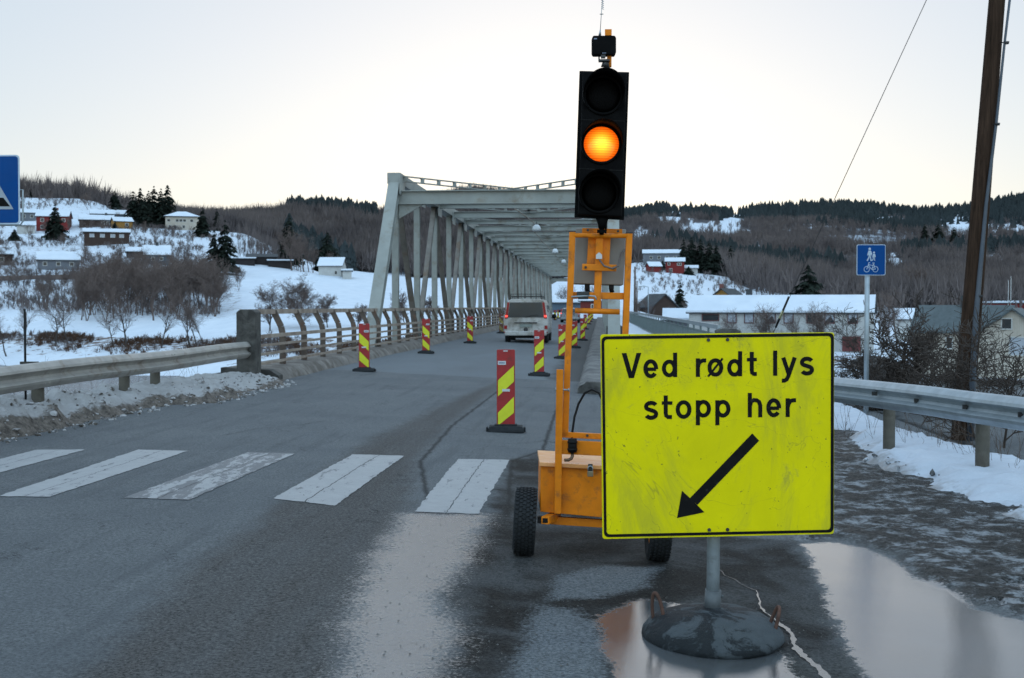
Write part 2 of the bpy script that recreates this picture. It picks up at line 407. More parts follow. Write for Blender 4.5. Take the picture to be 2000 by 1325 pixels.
PALE = poly((985, 1340), (1030, 1250), (1050, 1180), (1128, 1188), (1165, 1225), (1190, 1290), (1192, 1400), (1000, 1500))
PALE2 = poly((1075, 1175), (1090, 1125), (1180, 1105), (1290, 1110), (1250, 1150), (1170, 1168))
RUT = poly((1060, 700), (1005, 735), (900, 775), (700, 870), (560, 975), (380, 1110), (180, 1290), (60, 1500), (620, 1500), (700, 1200), (790, 1010), (815, 900), (880, 825), (985, 750), (1080, 700))
ICE = poly((1560, 1055), (1500, 980), (1500, 840), (1640, 820), (2100, 1000), (2400, 1200), (2150, 1250), (2000, 1208), (1905, 1180), (1790, 1126), (1740, 1082), (1640, 1052))
PATCH = poly((985, 755), (885, 830), (822, 900), (832, 960), (838, 1000), (810, 1002), (990, 1010), (1000, 900), (1060, 880), (1100, 760))
CRACK = [tuple(G(*p))[:2] for p in [(1398, 1108), (1415, 1124), (1440, 1140), (1474, 1156), (1484, 1172), (1492, 1198), (1512, 1212), (1540, 1232), (1550, 1250), (1556, 1272), (1575, 1290), (1610, 1318), (1640, 1350)]]
def dline(pl, X, Y):
    D = np.full(X.shape, 1e9)
    for (x0, y0), (x1, y1) in zip(pl, pl[1:]):
        dx, dy = x1 - x0, y1 - y0; t = np.clip(((X - x0) * dx + (Y - y0) * dy) / (dx * dx + dy * dy), 0, 1)
        D = np.minimum(D, np.hypot(X - x0 - t * dx, Y - y0 - t * dy))
    return D
yy = [3.0]
while yy[-1] < 26: yy.append(yy[-1] + max(.035, yy[-1] * .006))
yy = np.array([-60, -30, -12, -5, 0, 1.5, 2.4] + yy); xx = np.concatenate([np.arange(-7.8, -6.2, .2), np.arange(-6.2, 4.6, .045), np.arange(4.6, 9.2, .3)])
AX, AY = np.meshgrid(xx, yy, indexing='ij')
AZ = -.045 * (np.minimum(AX, 1.0) + 1.2) + np.vectorize(lambda x, y: fb(x, y, 5, .5, 3))(AX, AY) * .006 * (AY < 40)
dp = np.maximum(np.maximum(sdf(PUD, AX, AY), sdf(PUD2, AX, AY)), np.maximum(sdf(PUD3, AX, AY), sdf(PUD4, AX, AY)))
dw, dd, dr, di, dpt = (sdf(q, AX, AY) for q in (WET, DAMP, RUT, ICE, PATCH)); dpl = np.maximum(sdf(PALE, AX, AY), sdf(PALE2, AX, AY))
dc = dline(CRACK, AX, AY)
AZ += np.where(di > 0, np.clip(di * .3, 0, .03), 0) * (dp < 0)
IB = np.vectorize(lambda x, y: 1 - 2 * abs(fb(x, y, 9, 5.2, 5)))(AX, AY) * .5 + np.vectorize(lambda x, y: fb(x, y, 19, 9.0, 4))(AX, AY) * .6
AZ += np.clip(di / .35, 0, 1) * IB * .018 * np.clip(-dp / .12, 0, 1)
sel = AX > 8.9
n = NT('wet_road')
P_, W_, D_, U_, I_, T_, K_ = (n.attr(k) for k in ('puddle', 'wet', 'damp', 'rut', 'icy', 'patch', 'crack'))
e1 = n.op('SUBTRACT', n.noise(3.0, 8, .7), .5); e2 = n.op('SUBTRACT', n.noise(48, 4, .75), .5)
gr = n.noise(52, 6, .85); gr2 = n.noise(22, 6, .8); big = n.noise(.7, 6, .6)
def m_(v, wob, fine, a, b): return n.step(n.op('ADD', n.op('ADD', v, n.op('MULTIPLY', e1, wob)), n.op('MULTIPLY', e2, fine)), a, b)
pud = m_(P_, .30, .16, -.02, .03); wet = m_(W_, .35, .75, -.10, .10); damp = m_(D_, .6, .10, -.12, .12)
rut = m_(U_, .35, .12, -.14, .14); icy = m_(I_, .6, .20, -.12, .12); pat = m_(T_, .1, .04, -.03, .03)
edge = n.step(n.op('ABSOLUTE', n.op('ADD', T_, n.op('MULTIPLY', e1, .1))), .0, .045, 1, 0)
cr = n.step(n.op('ADD', K_, n.op('MULTIPLY', e1, .06)), .012, .024, 1, 0); crd = n.step(n.op('ADD', K_, n.op('MULTIPLY', e2, .06)), .02, .06, 1, 0)
strk = n.noise(1.0, 6, .65, vec=n.obj((5, .35, 1)))
dry = n.mix(n.lin(gr, .36, .64), (.056, .060, .062), (.225, .232, .235)); dry = n.mix(n.lin(big, .35, .65, 0, .45), dry, (.085, .092, .10)); dry = n.mix(n.step(strk, .52, .66, 0, .35), dry, (.075, .08, .085))
rutc = n.mix(n.lin(gr, .38, .62), (.020, .019, .018), (.155, .145, .138))
damc = n.mix(n.lin(gr, .36, .64), (.006, .0058, .0055), (.052, .049, .046))
icec = n.mix(n.step(n.noise(4.5, 10, .82), .49, .60), n.mix(n.lin(gr, .36, .64), (.006, .0055, .005), (.065, .062, .058)), n.mix(gr2, (.11, .115, .12), (.40, .42, .44)))
c = n.mix(n.op('MULTIPLY', rut, n.lin(strk, .3, .7, .6, 1)), dry, rutc)
c = n.mix(n.op('MULTIPLY', pat, .8), c, dry)
c = n.mix(n.op('MULTIPLY', edge, .85), c, (.03, .03, .03))
c = n.mix(n.op('MULTIPLY', damp, n.step(n.noise(1.1, 6, .65, dist=.5), .38, .60, .55, 1)), c, damc)
pal = m_(n.attr('pale'), .25, .25, -.06, .06)
c = n.mix(n.op('MULTIPLY', pal, .85), c, n.mix(n.lin(gr, .38, .62), (.05, .058, .065), (.24, .26, .275)))
c = n.mix(n.op('MULTIPLY', wet, .6), c, (.10, .10, .10))
c = n.mix(icy, c, icec)
c = n.mix(n.step(n.noise(90, 2), .72, .76), c, (.30, .30, .29))
kv = n.op('ABSOLUTE', n.op('SUBTRACT', n.noise(.55, 9, .62, dist=.3), .5))
c = n.mix(n.op('MULTIPLY', n.step(kv, .0, .0032, 1, 0), n.step(n.noise(.9, 4), .52, .58, 0, .8)), c, (.02, .02, .02))
wtr = pud
c = n.mix(wtr, c, n.mix(n.noise(2.4, 8, .7), (.05, .05, .05), (.11, .12, .13)))
n.set(col=c)
r = n.mixf(rut, .75, .68); r = n.mixf(damp, r, .6); r = n.mixf(wet, r, n.lin(gr2, .3, .7, .08, .34)); r = n.mixf(n.op('MULTIPLY', pal, .7), r, n.lin(gr2, .3, .7, .25, .55)); r = n.mixf(icy, r, n.lin(gr2, .3, .7, .30, .75))
r = n.mixf(wtr, r, n.step(n.noise(1.5, 7, .7), .46, .66, .02, .12))
n.set(rough=r, ior=n.mixf(wtr, n.mixf(wet, n.mixf(damp, n.mixf(rut, 1.16, 1.10), 1.08), 2.15), 2.1))
hb = n.op('ADD', n.op('MULTIPLY', gr, .7), n.op('MULTIPLY', gr2, .8))
n.bump(hb, n.mixf(wtr, n.mixf(wet, n.mixf(icy, .75, .9), .30), .05), .014)
ok = tag(grid_mesh('road', np.stack([AX, AY, AZ], -1), n.m, {'puddle': dp, 'wet': dw, 'damp': dd, 'rut': dr, 'icy': di, 'patch': dpt, 'pale': dpl, 'crack': dc}), kind='structure')
# ---------------------------------------------------------------- snow verge right, dirty snow bank left
VER = poly((1500, 830), (1620, 846), (1640, 872), (1668, 900), (1755, 940), (1830, 985), (1920, 1003), (2000, 1035), (2200, 1130), (2500, 1500)) + [(9, -3), (14, -20), (30, -20), (30, 4), (8, 13), (6.2, 15), (5.6, 20), (5.2, 25), (1.8, 25), (1.8, 19)]
vx = np.arange(1.0, 9.5, .05); vy = np.concatenate([np.arange(-10, 4, .3), np.arange(4, 25.5, .06)])
VX, VY = np.meshgrid(vx, vy, indexing='ij'); sv = sdf(VER, VX, VY)
n1 = np.vectorize(lambda x, y: fb(x, y, 2, .9, 5))(VX, VY); n2 = np.vectorize(lambda x, y: fb(x, y, 4, 4.5, 4))(VX, VY)
sv2 = sv + n1 * .22 + n2 * .05
out = np.clip(sdf(plat, VX, VY) * -1 + .30, 0, 9)
VZ = -.10 + np.clip(sv2, -.3, .50) * .36 - .035 + (n1 * .06 + n2 * .034) * np.clip(sv2 * 3, 0, 1) - out * .75
n = NT('verge_snow')
s_ = n.attr('inner'); dn = n.noise(1.6, 8, .7, vec=n.obj((1, 1.8, 1)))
dirty = n.step(n.op('ADD', n.op('MULTIPLY', s_, -.9), n.op('ADD', dn, n.op('MULTIPLY', n.op('SUBTRACT', n.noise(7, 6, .7), .5), .5))), .16, .50)
c = n.mix(n.noise(2.5, 6), (.42, .46, .52), (.58, .62, .68)); c = n.mix(dirty, c, n.mix(n.noise(9, 6, .7), (.09, .085, .08), (.38, .37, .37)))
n.set(col=c, rough=n.mixf(dirty, .6, .45), spec=.35); n.bump(n.noise(14, 6, .65), .6, .03)
tag(grid_mesh('snow_verge', np.stack([VX, VY, VZ], -1), n.m, {'inner': sv}), kind='structure')
BANK = [(-9.6, -30), (-9.6, 22.2), (-6.15, 22.6), (-5.75, 21.2), (-5.75, 17)] + poly((330, 792), (200, 820), (0, 862)) + [(-6.4, 8), (-6.4, -30)]
bx = np.arange(-9.6, -5.0, .05); by = np.concatenate([np.arange(-20, 8, .4), np.arange(8, 25, .06)])
BX, BY = np.meshgrid(bx, by, indexing='ij'); sb = sdf(BANK, BX, BY)
n1 = np.vectorize(lambda x, y: fb(x, y, 12, .8, 5))(BX, BY); n2 = np.vectorize(lambda x, y: fb(x + y * .5, y * .7, 14, 3.5, 5))(BX, BY)
n3 = np.vectorize(lambda x, y: 1 - 2 * abs(fb(x * 1.3 + y * .9, y * .8, 17, 2.6, 5)))(BX, BY)
sb2 = sb + n1 * .15 + n2 * .08
sh = np.clip(sb2 / .75, -.2, 1); hump = np.where(sh > 0, np.sin(np.clip(sh, 0, 1) * math.pi / 2), sh)
outL = np.clip(-7.0 - BX, 0, 9)
BZ = -.045 * (BX + 1.2) - .015 + hump * np.interp(BY, [8, 14, 19, 21.5], [.37, .30, .18, .12]) + (n1 * .05 + n2 * .06 + n3 * .045) * np.clip(sh * 2, 0, 1) - outL * 1.4
n = NT('dirty_snow')
s_ = n.attr('inner'); vv = n.obj()
stk = n.op('ADD', n.op('MULTIPLY', n.noise(1.3, 8, .75, vec=n.obj((2.2, 1.0, 1)), dist=.6), .5), n.op('MULTIPLY', n.noise(5.5, 8, .8, vec=n.obj((1.6, .7, 1)), dist=.8), .5))
dirty = n.step(n.op('ADD', n.op('MULTIPLY', s_, -1.35), stk), .14, .26)
c = n.mix(n.noise(4, 7, .7), (.25, .235, .22), (.53, .53, .535)); c = n.mix(dirty, c, n.mix(n.lin(n.noise(9, 8, .8), .36, .64), (.022, .018, .015), (.24, .205, .175)))
n.set(col=c, rough=.75, spec=.2); n.bump(n.noise(16, 7, .7), .9, .05)
tag(grid_mesh('snow_bank', np.stack([BX, BY, BZ], -1), n.m, {'inner': sb}), kind='structure')
# ---------------------------------------------------------------- crossing stripes
def paint_mat(worn):
    n = NT('road_paint'); nz = n.noise(5, 8, .75, vec=n.obj((2.5, .6, 1)))
    thr = .585 - worn * .12
    hole = n.step(n.op('ADD', nz, n.op('MULTIPLY', n.op('SUBTRACT', n.noise(60, 3, .7), .5), .12)), thr, thr + .04)
    c = n.mix(n.noise(8, 6, .7), (.22, .225, .23), (.38, .385, .385))
    n.set(col=n.mix(hole, c, n.mix(n.noise(150, 3), (.07, .075, .08), (.15, .16, .17))), rough=.55); n.bump(n.noise(150, 3, .7), .35, .008)
    return n.m
PM0, PM1 = paint_mat(0), paint_mat(1.0)
stripes = [([(-120, 880), (72, 880), (167, 880), (-160, 968), (-560, 968)], 0), ([(270, 880), (367, 882), (95, 972), (-5, 970)], .2),
           ([(483, 884), (578, 886), (368, 978), (242, 974)], 1), ([(690, 888), (790, 891), (655, 988), (533, 974)], 0), ([(895, 897), (996, 899), (935, 1005), (810, 1000)], 0)]
stripes[0] = ([(72, 880), (167, 880), (-165, 968), (-275, 968)], 0)
for k, (pp, wn) in enumerate(stripes):
    q = [G(*p) for p in pp]; nn, mm = 9, 60
    for half in (0, 1):
        vs = np.zeros((nn, mm, 3)); a0, a1 = ((0, .49), (.505, 1))[half]
        for i in range(nn):
            for j in range(mm):
                a_, b_ = a0 + (a1 - a0) * i / (nn - 1), j / (mm - 1)
                p = (q[0] * (1 - a_) + q[1] * a_) * (1 - b_) + (q[3] * (1 - a_) + q[2] * a_) * b_
                e = .018 * fb(p.x * 3, p.y * 3, k, 3) * (1 if i in (0, nn - 1) or j in (0, mm - 1) else 0)
                vs[i, j] = (p.x + e, p.y + e, zr(p.x) + fb(p.x, p.y, 5, .5, 3) * .006 + .005)
        tag(grid_mesh('crosswalk_stripe_marking', vs, PM1 if wn == 1 else PM0), kind='structure')
# water-filled crack: a dark broken edge sheet with a wet sheet just above it
def crack_sheet(name, w0, w1, z, mat, seed, line=None):
    pts = []; line = line or CRACK
    for (x0, y0), (x1, y1) in zip(line, line[1:]):
        for t in np.linspace(0, 1, 14)[:-1]: pts.append(Vector((x0 + (x1 - x0) * t, y0 + (y1 - y0) * t)))
    L = len(pts); V = np.zeros((L, 2, 3))
    for i, p in enumerate(pts):
        u = i / L; d = (pts[min(i + 1, L - 1)] - pts[max(i - 1, 0)]).normalized(); nn_ = Vector((-d.y, d.x))
        wd = (w0 + (w1 - w0) * u) * (1 + 1.0 * fb(p.x, p.y, seed, 9, 4)) ; c_ = .018 * fb(p.x, p.y, 3, 6, 4)
        wd = max(wd, .001)
        for s_ in (0, 1):
            o = c_ + (wd * (1 + .5 * fb(p.x, p.y, seed + 5 + s_, 22, 3))) * (1 if s_ else -1)
            V[i, s_] = (p.x + nn_.x * o, p.y + nn_.y * o, zr(p.x) + z)
    return tag(grid_mesh(name, V, mat), kind='structure')
crack_sheet('road_crack', .006, .024, .006, pm('crack_edge', (.012, .012, .012), .8), 3)
cm = bpy.data.materials['crack_edge']
for sd_, pl_ in ((11, [(620, 752), (760, 756), (900, 757), (1010, 760), (1120, 764)]), (12, [(1010, 868), (1060, 862), (1100, 868)]), (13, [(905, 700), (960, 702), (1010, 701)]), (14, [(430, 853), (500, 838), (585, 831), (640, 822)]), (15, [(1030, 800), (1075, 806), (1120, 800)])):
    crack_sheet('road_crack', .004, .007, .0055, cm, sd_, [tuple(G(*p))[:2] for p in pl_])
n = NT('crack_water'); n.set(col=(.10, .10, .10), rough=.16, ior=1.7); n.bump(n.noise(40, 3), .2, .004)
crack_sheet('crack_water', -.004, .020, .009, n.m, 4)
# ================================================================ vegetation builders
def bare_skeleton(seed, h, spread=.35, depth=4, lean=(0, 0), fork=.25, kids=4, multi=1, droop=0, r0=None, twig=.006):
    rng = random.Random(seed); segs = []
    r0 = r0 or h * .017
    def br(p, d, L, r, lv):
        n_ = 4 if lv < 2 else 3
        for i in range(n_):
            w_ = .10 + .10 * lv
            d = (d + Vector((rng.gauss(0, w_), rng.gauss(0, w_), rng.gauss(.03, w_ * .6) - droop * lv * .04))).normalized()
            q = p + d * (L / n_); r1 = max(twig, r * (.82 if lv == 0 else .74))
            segs.append((p, q, r, r1, lv)); p, r = q, r1
            if lv < depth and (lv > 0 or i >= int(n_ * fork)):
                k = kids if lv == 0 else max(2, kids - 1)
                for _ in range(k if i < n_ - 1 else k + 1):
                    a = rng.uniform(0, 2 * math.pi); t = rng.uniform(.35, .95) if lv < 2 else rng.uniform(.4, 1.1)
                    o = d.orthogonal().normalized(); o.rotate(Matrix.Rotation(a, 3, d))
                    nd = (d * math.cos(t) + o * math.sin(t) + Vector((0, 0, .25))).normalized()
                    nd = Vector((nd.x * (1 + spread), nd.y * (1 + spread), nd.z)).normalized()
                    br(p, nd, L * rng.uniform(.38, .62), r * .62, lv + 1)
    for m in range(multi):
        a = rng.uniform(0, 6.28)
        d0 = Vector((lean[0] + (.28 * math.cos(a) if multi > 1 else 0), lean[1] + (.28 * math.sin(a) if multi > 1 else 0), 1)).normalized()
        br(Vector((.12 * m * math.cos(a), .12 * m * math.sin(a), -.3)), d0, h * .72 * rng.uniform(.85, 1.0), r0 * (1 if multi == 1 else .7), 0)
    k_ = h / max(s[1].z for s in segs)
    return [(s[0] * k_, s[1] * k_, s[2], s[3], s[4]) for s in segs]
def segs_mesh(name, segs, mat, parent=None, n=3):
    P0 = np.array([s[0] for s in segs]); P1 = np.array([s[1] for s in segs]); R0 = np.array([s[2] for s in segs])[:, None]; R1 = np.array([s[3] for s in segs])[:, None]
    D = P1 - P0; D /= np.linalg.norm(D, axis=1)[:, None] + 1e-9
    A = np.where(np.abs(D[:, 2:3]) < .9, [[0, 0, 1.]], [[1., 0, 0]]); X = np.cross(D, A); X /= np.linalg.norm(X, axis=1)[:, None]; Y = np.cross(D, X)
    N = len(segs); V = np.zeros((N, 2 * n, 3))
    for j in range(n):
        t = 2 * math.pi * j / n; o = X * math.cos(t) + Y * math.sin(t)
        V[:, j] = P0 + o * R0; V[:, n + j] = P1 + o * R1
    base = (np.arange(N) * 2 * n)[:, None, None]
    T = base + np.array([[j, (j + 1) % n, n + (j + 1) % n, n + j] for j in range(n)])[None]
    return np_mesh(name, V.reshape(-1, 3), T.reshape(-1, 4), mat, parent, smooth=n > 3)
M['bark'] = pm('bark', (.055, .045, .04), .9, 0, .4, 8, .4, 40)
M['twig'] = pm('twig', (.125, .092, .080), .9, 0, .3, 3)
M['bark_warm'] = pm('bark_warm', (.085, .058, .042), .9, 0, .4, 6, .4, 30)
def bare_tree(name, label, cat, P, rz, seed, h, group=None, mats=('bark', 'twig'), n=3, **k):
    s = bare_skeleton(seed, h, **k); t = thing(name, label, cat, P, rz, group)
    segs_mesh('trunk', [x for x in s if x[4] <= 1 and x[2] > h * .004] or s[:3], M[mats[0]], t, max(n, 4))
    segs_mesh('crown', [x for x in s if not (x[4] <= 1 and x[2] > h * .004)], M[mats[1]], t, n)
    return t
def conifer_arrays(rng, h, w, tiers=9, tips=9, gap=.04):
    V, T = [], []
    for k in range(tiers):
        u = k / tiers; z0 = h * (gap + (1 - gap) * u * .97); zr_ = h * (gap + (1 - gap) * min(1, (k + 2.1) / tiers)); rad = w * (1 - u) ** .85 * rng.uniform(.8, 1.15) + .02 * h
        a0 = rng.uniform(0, 6); m = tips * 2; c = len(V)
        V.append((rng.gauss(0, .01) * h, rng.gauss(0, .01) * h, zr_))
        for j in range(m):
            r_ = rad * (rng.uniform(.75, 1.15) if j % 2 else rng.uniform(.35, .6)); a = a0 + 2 * math.pi * j / m
            V.append((r_ * math.cos(a), r_ * math.sin(a), z0 + (-.02 * h * rng.random() if j % 2 else .03 * h)))
        for j in range(m): T.append((c, c + 1 + j, c + 1 + (j + 1) % m))
    return np.array(V), np.array(T)
n = NT('conifer'); f = n.noise(1.3, 5, .7)
n.set(col=n.mix(n.step(f, .35, .7), (.008, .012, .010), (.030, .040, .030)), rough=.9, spec=.1); M['conifer'] = n.m
def spruce_mesh(seed, h, w, dense=1.0):
    """a spruce crown: whorls of drooping branch fans carrying many small needle sprays"""
    rng = random.Random(seed); V, T = [], []
    lv = int(20 * dense)
    for k in range(lv):
        u = (k + rng.random() * .8) / lv; z = h * (.06 + .92 * u); L = w * (1 - u) ** .75 * rng.uniform(.7, 1.12) + .03 * h * (1 - u)
        nb = max(4, int(11 * (1 - u) + 4))
        for b in range(nb):
            a = rng.uniform(0, 6.283); Lb = L * rng.uniform(.65, 1.1); dx, dy = math.cos(a), math.sin(a)
            ns = 5
            for s_ in range(ns):
                t = (s_ + .6) / ns; r_ = Lb * t; zz = z - .22 * Lb * t * t * 1.5 + .05 * h * (1 - t) * .5
                for q in range(3):
                    sz = Lb * .34 * rng.uniform(.6, 1.3) + .022 * h; aa = a + rng.uniform(-1.3, 1.3)
                    x, y = dx * r_ + rng.gauss(0, .07) * Lb, dy * r_ + rng.gauss(0, .07) * Lb; c = len(V)
                    ex, ey = math.cos(aa), math.sin(aa)
                    V.append((x - ey * sz * .35, y + ex * sz * .35, zz + .3 * sz * rng.random())); V.append((x + ey * sz * .35, y - ex * sz * .35, zz))
                    V.append((x + ex * sz, y + ey * sz, zz - sz * rng.uniform(.2, .8))); T.append((c, c + 1, c + 2))
    return np.array(V), np.array(T)
def spruce_thing(name, label, P, seed, h, w, group=None, src=None, dense=1.0):
    t = thing(name, label, 'tree', P, seed * 1.7, group)
    V, T = spruce_mesh(seed, h, w, dense)
    np_mesh('crown', V, T, M['conifer'], t)
    MB().tube([(0, 0, -1), (0, 0, h * .5), (0, 0, h * .96)], [h * .018, h * .011, .02], 6).build('trunk', M['bark'], t)
    return t
# ================================================================ far forest as masses
def forest(name, items, mat, kind):
    """items: (x,y,z,h,w,seed) ; one mesh of many small trees"""
    VV, TT, off = [], [], 0; protos = []
    rng = random.Random(5)
    for s_ in range(10):
        if kind == 'conifer': protos.append(conifer_arrays(rng, 1, rng.uniform(.20, .34), 5, 5, .02))
        else:
            V, T = [], []
            for q in range(26):                       # thin upright twig blades fanning from the stem
                a = rng.uniform(0, 6.28); r_ = rng.uniform(0, .30); z0 = rng.uniform(.1, .55); z1 = z0 + rng.uniform(.18, .5); b_ = rng.uniform(0, 6.28)
                c = len(V); x0, y0 = r_ * .45 * math.cos(a), r_ * .45 * math.sin(a); x1, y1 = r_ * math.cos(a), r_ * math.sin(a); wd = .016
                V += [(x0 - wd * math.cos(b_), y0 - wd * math.sin(b_), z0), (x0 + wd * math.cos(b_), y0 + wd * math.sin(b_), z0), (x1, y1, min(1, z1))]; T.append((c, c + 1, c + 2))
            c = len(V); V += [(-.014, 0, -.1), (.014, 0, -.1), (0, 0, .8)]; T.append((c, c + 1, c + 2))
            protos.append((np.array(V), np.array(T)))
    for (x, y, z, h, w_, sd) in items:
        V, T = protos[sd % 10]; a = sd * 1.37; ca, sa = math.cos(a), math.sin(a)
        S_ = np.stack([(V[:, 0] * ca - V[:, 1] * sa) * w_ + x, (V[:, 0] * sa + V[:, 1] * ca) * w_ + y, V[:, 2] * h + z - .02 * h], 1)
        VV.append(S_); TT.append(T + off); off += len(V)
    o = np_mesh(name, np.concatenate(VV), np.concatenate(TT), mat)
    return tag(o, kind='stuff')
n = NT('far_conifer'); f = n.noise(.04, 5, .7)
n.set(col=n.mix(f, (.022, .030, .033), (.055, .066, .068)), rough=.95, spec=.05); M['far_conifer'] = n.m
n = NT('far_birch'); f = n.noise(.03, 6, .7)
n.set(col=n.mix(n.lin(f, .35, .65), (.085, .073, .074), (.17, .142, .134)), rough=.95, spec=.05); M['far_birch'] = n.m
rng = random.Random(11); con, dec = [], []
N_ = 0
for _ in range(74000):
    px = rng.uniform(-250, 2250)
    d = math.exp(rng.uniform(math.log(290 if px > 1420 else 455), math.log(1690))) if px > 1120 else rng.uniform(455, 790)
    if px > 1120 and d > 520 and rng.random() < .30 and d < 900: continue
    p = terr(px, d); y = yof(px, p)
    if forestness(px, y, d) < rng.random(): continue
    ph = fb(p.x, p.y, 21, .006)
    if px > 1120:
        isc = (d > 1000 and ph > .15 - (d - 1000) / 600) or (ph > .40 and d > 470)
    else: isc = (px > 560 and px < 735 and d > 600) or (px > 560 and ph > .5)
    if px < 335 and d > 520: continue
    h = rng.triangular(6, 15, 9) if isc else rng.uniform(7, 12)
    if px > 1120 and d > 1300: h *= 1.05
    sd = rng.randrange(1000)
    (con if isc else dec).append((p.x, p.y, p.z, h, h * rng.uniform(.8, 1.25) if isc else h * rng.uniform(.9, 1.3), sd))
for _ in range(900):                                # loose tree fringe along the near hill tops
    px = rng.uniform(-100, 440); kd, kz = prof_at(px); d = kd[6] + rng.uniform(2, 26); p = terr(px, d)
    h = rng.uniform(3, 7.5) if 150 < px < 250 or rng.random() < .3 else rng.uniform(2, 5.5)
    dec.append((p.x, p.y, p.z, h, h * 1.0, rng.randrange(1000)))
for _ in range(620):                                # wooded slope (thin stems on snow) right of the white villa
    px = rng.triangular(440, 585, 535); d = rng.uniform(325, 395); p = terr(px, d)
    if rng.random() < .5: dec.append((p.x, p.y, p.z, rng.uniform(2.5, 5.5), 2.4, rng.randrange(1000)))
forest('far_conifer_forest', con, M['far_conifer'], 'conifer'); forest('far_birch_forest', dec, M['far_birch'], 'bare')
print('FOREST', len(con), len(dec))
# undergrowth on the hillside between the houses and on the far river banks
bru = []
for _ in range(8200):
    z_ = rng.random()
    if z_ < .35: px = rng.uniform(-60, 470); kd, kz = prof_at(px); d = rng.uniform(kd[4], kd[6])
    elif z_ < .55: px = rng.uniform(-60, 430); kd, kz = prof_at(px); d = rng.uniform(kd[3] + 8, kd[4])
    elif z_ < .75: px = rng.uniform(0, 800); kd, kz = prof_at(px); d = kd[1] + (kd[2] - kd[1]) * rng.uniform(.5, .95)
    else: px = rng.uniform(1240, 2050); kd, kz = prof_at(px); d = rng.uniform(kd[3], 520)
    p = terr(px, d)
    if fb(p.x, p.y, 33, .03) < -.02 and z_ < .75: continue
    h = rng.uniform(.8, 2.6) if z_ < .55 or z_ > .75 else rng.uniform(.4, 1.2)
    if z_ > .75 and (d < 300 and rng.random() < .7): continue
    bru.append((p.x, p.y, p.z, h, h * 1.6, rng.randrange(1000)))
forest('undergrowth', bru, M['far_birch'], 'bare')
shs = []
for _ in range(3000):
    px = rng.uniform(-40, 1000); kd, kz = prof_at(px); d = kd[1] + (kd[2] - kd[1]) * min(.99, rng.triangular(.3, 1.0, .86)); p = terr(px, d)
    if fb(p.x, p.y, 35, .12) < .0: continue
    h = rng.uniform(.5, 1.5); shs.append((p.x, p.y, p.z - .1, h, h * 2.2, rng.randrange(1000)))
n = NT('shore_scrub'); n.set(col=n.mix(n.noise(.2, 5, .7), (.045, .028, .02), (.13, .075, .05)), rough=.9, spec=.1)
forest('shore_undergrowth', shs, n.m, 'bare')
# ---------------------------------------------------------------- individual conifers
def place(px, d): return terr(px, d)
CON = [ # px, top y, d, relative width, description
 (30, 447, 340, .42, 'round dark evergreen beside the gable of the lowest hillside house'), (61, 370, 455, .22, 'small spruce alone on the snowy hill top behind the crossing sign'),
 (110, 396, 345, .20, 'tall slim spruce standing in front of the red hillside house'), (226, 372, 440, .24, 'lone spruce on the skyline beside the dense spruce stand'),
 (262, 372, 400, .18, 'spruce at the lower edge of the dense hilltop stand'), (276, 366, 405, .2, 'spruce of the dense hilltop stand with a pointed top'), (292, 372, 398, .2, 'spruce in the middle of the dense hilltop stand'),
 (303, 364, 402, .2, 'tall spruce in the dense hilltop stand beside the villa'), (316, 368, 398, .2, 'spruce of the hilltop stand leaning over the villa garden'), (329, 359, 402, .2, 'tallest rounded spruce at the villa end of the hilltop stand'),
 (284, 385, 392, .22, 'short spruce at the foot of the dense hilltop stand'), (397, 405, 372, .22, 'spruce standing at the corner of the white villa'), (226, 434, 372, .2, 'small spruce between the brown and the yellow house'),
 (425, 407, 400, .15, 'slender spruce on the slope beyond the white villa'), (441, 430, 292, .17, 'large dark spruce at the edge of the snow meadow'), (419, 448, 300, .15, 'dark spruce beside the large one at the meadow edge'),
 (566, 420, 345, .2, 'broad dark spruce behind the low sheds on the meadow crest'), (640, 452, 360, .3, 'wide dark spruce behind the small white farmhouse'), (572, 470, 335, .22, 'dark spruce behind the bare copse on the meadow crest'),
 (1335, 466, 415, .2, 'dark spruce behind the red house across the river'), (1350, 463, 420, .22, 'spruce of the dark clump above the red house'), (1368, 466, 418, .22, 'spruce in the middle of the dark clump above the red house'), (1385, 470, 412, .22, 'spruce at the outer side of the clump above the red house'), (1398, 474, 420, .2, 'small spruce closing the clump above the red house'),
 (1427, 479, 405, .23, 'pointed spruce standing alone beside the dark clump'), (1328, 547, 215, .16, 'slim young spruce beside the end of the long white building'), (1578, 514, 205, .30, 'broad spruce rising behind the long white building'),
 (1831, 437, 880, .3, 'large dark spruce on the distant snowy field'), (1805, 437, 900, .2, 'narrow spruce beside the large one on the distant field'), (1862, 443, 870, .25, 'small spruce at the end of the distant snowy field'), (1294, 508, 402, .3, 'round spruce between the two red houses'), (1345, 528, 385, .5, 'low evergreen bush at the corner of the red house')]
for k, (px, ty, d, rw, lab) in enumerate(CON):
    p = place(px, d); top = at(px, ty, d).z; h = max(3, top - p.z)
    spruce_thing('spruce_tree', lab, p, 40 + k, h, h * rw * 1.45, 'spruces on the hills', dense=.9)
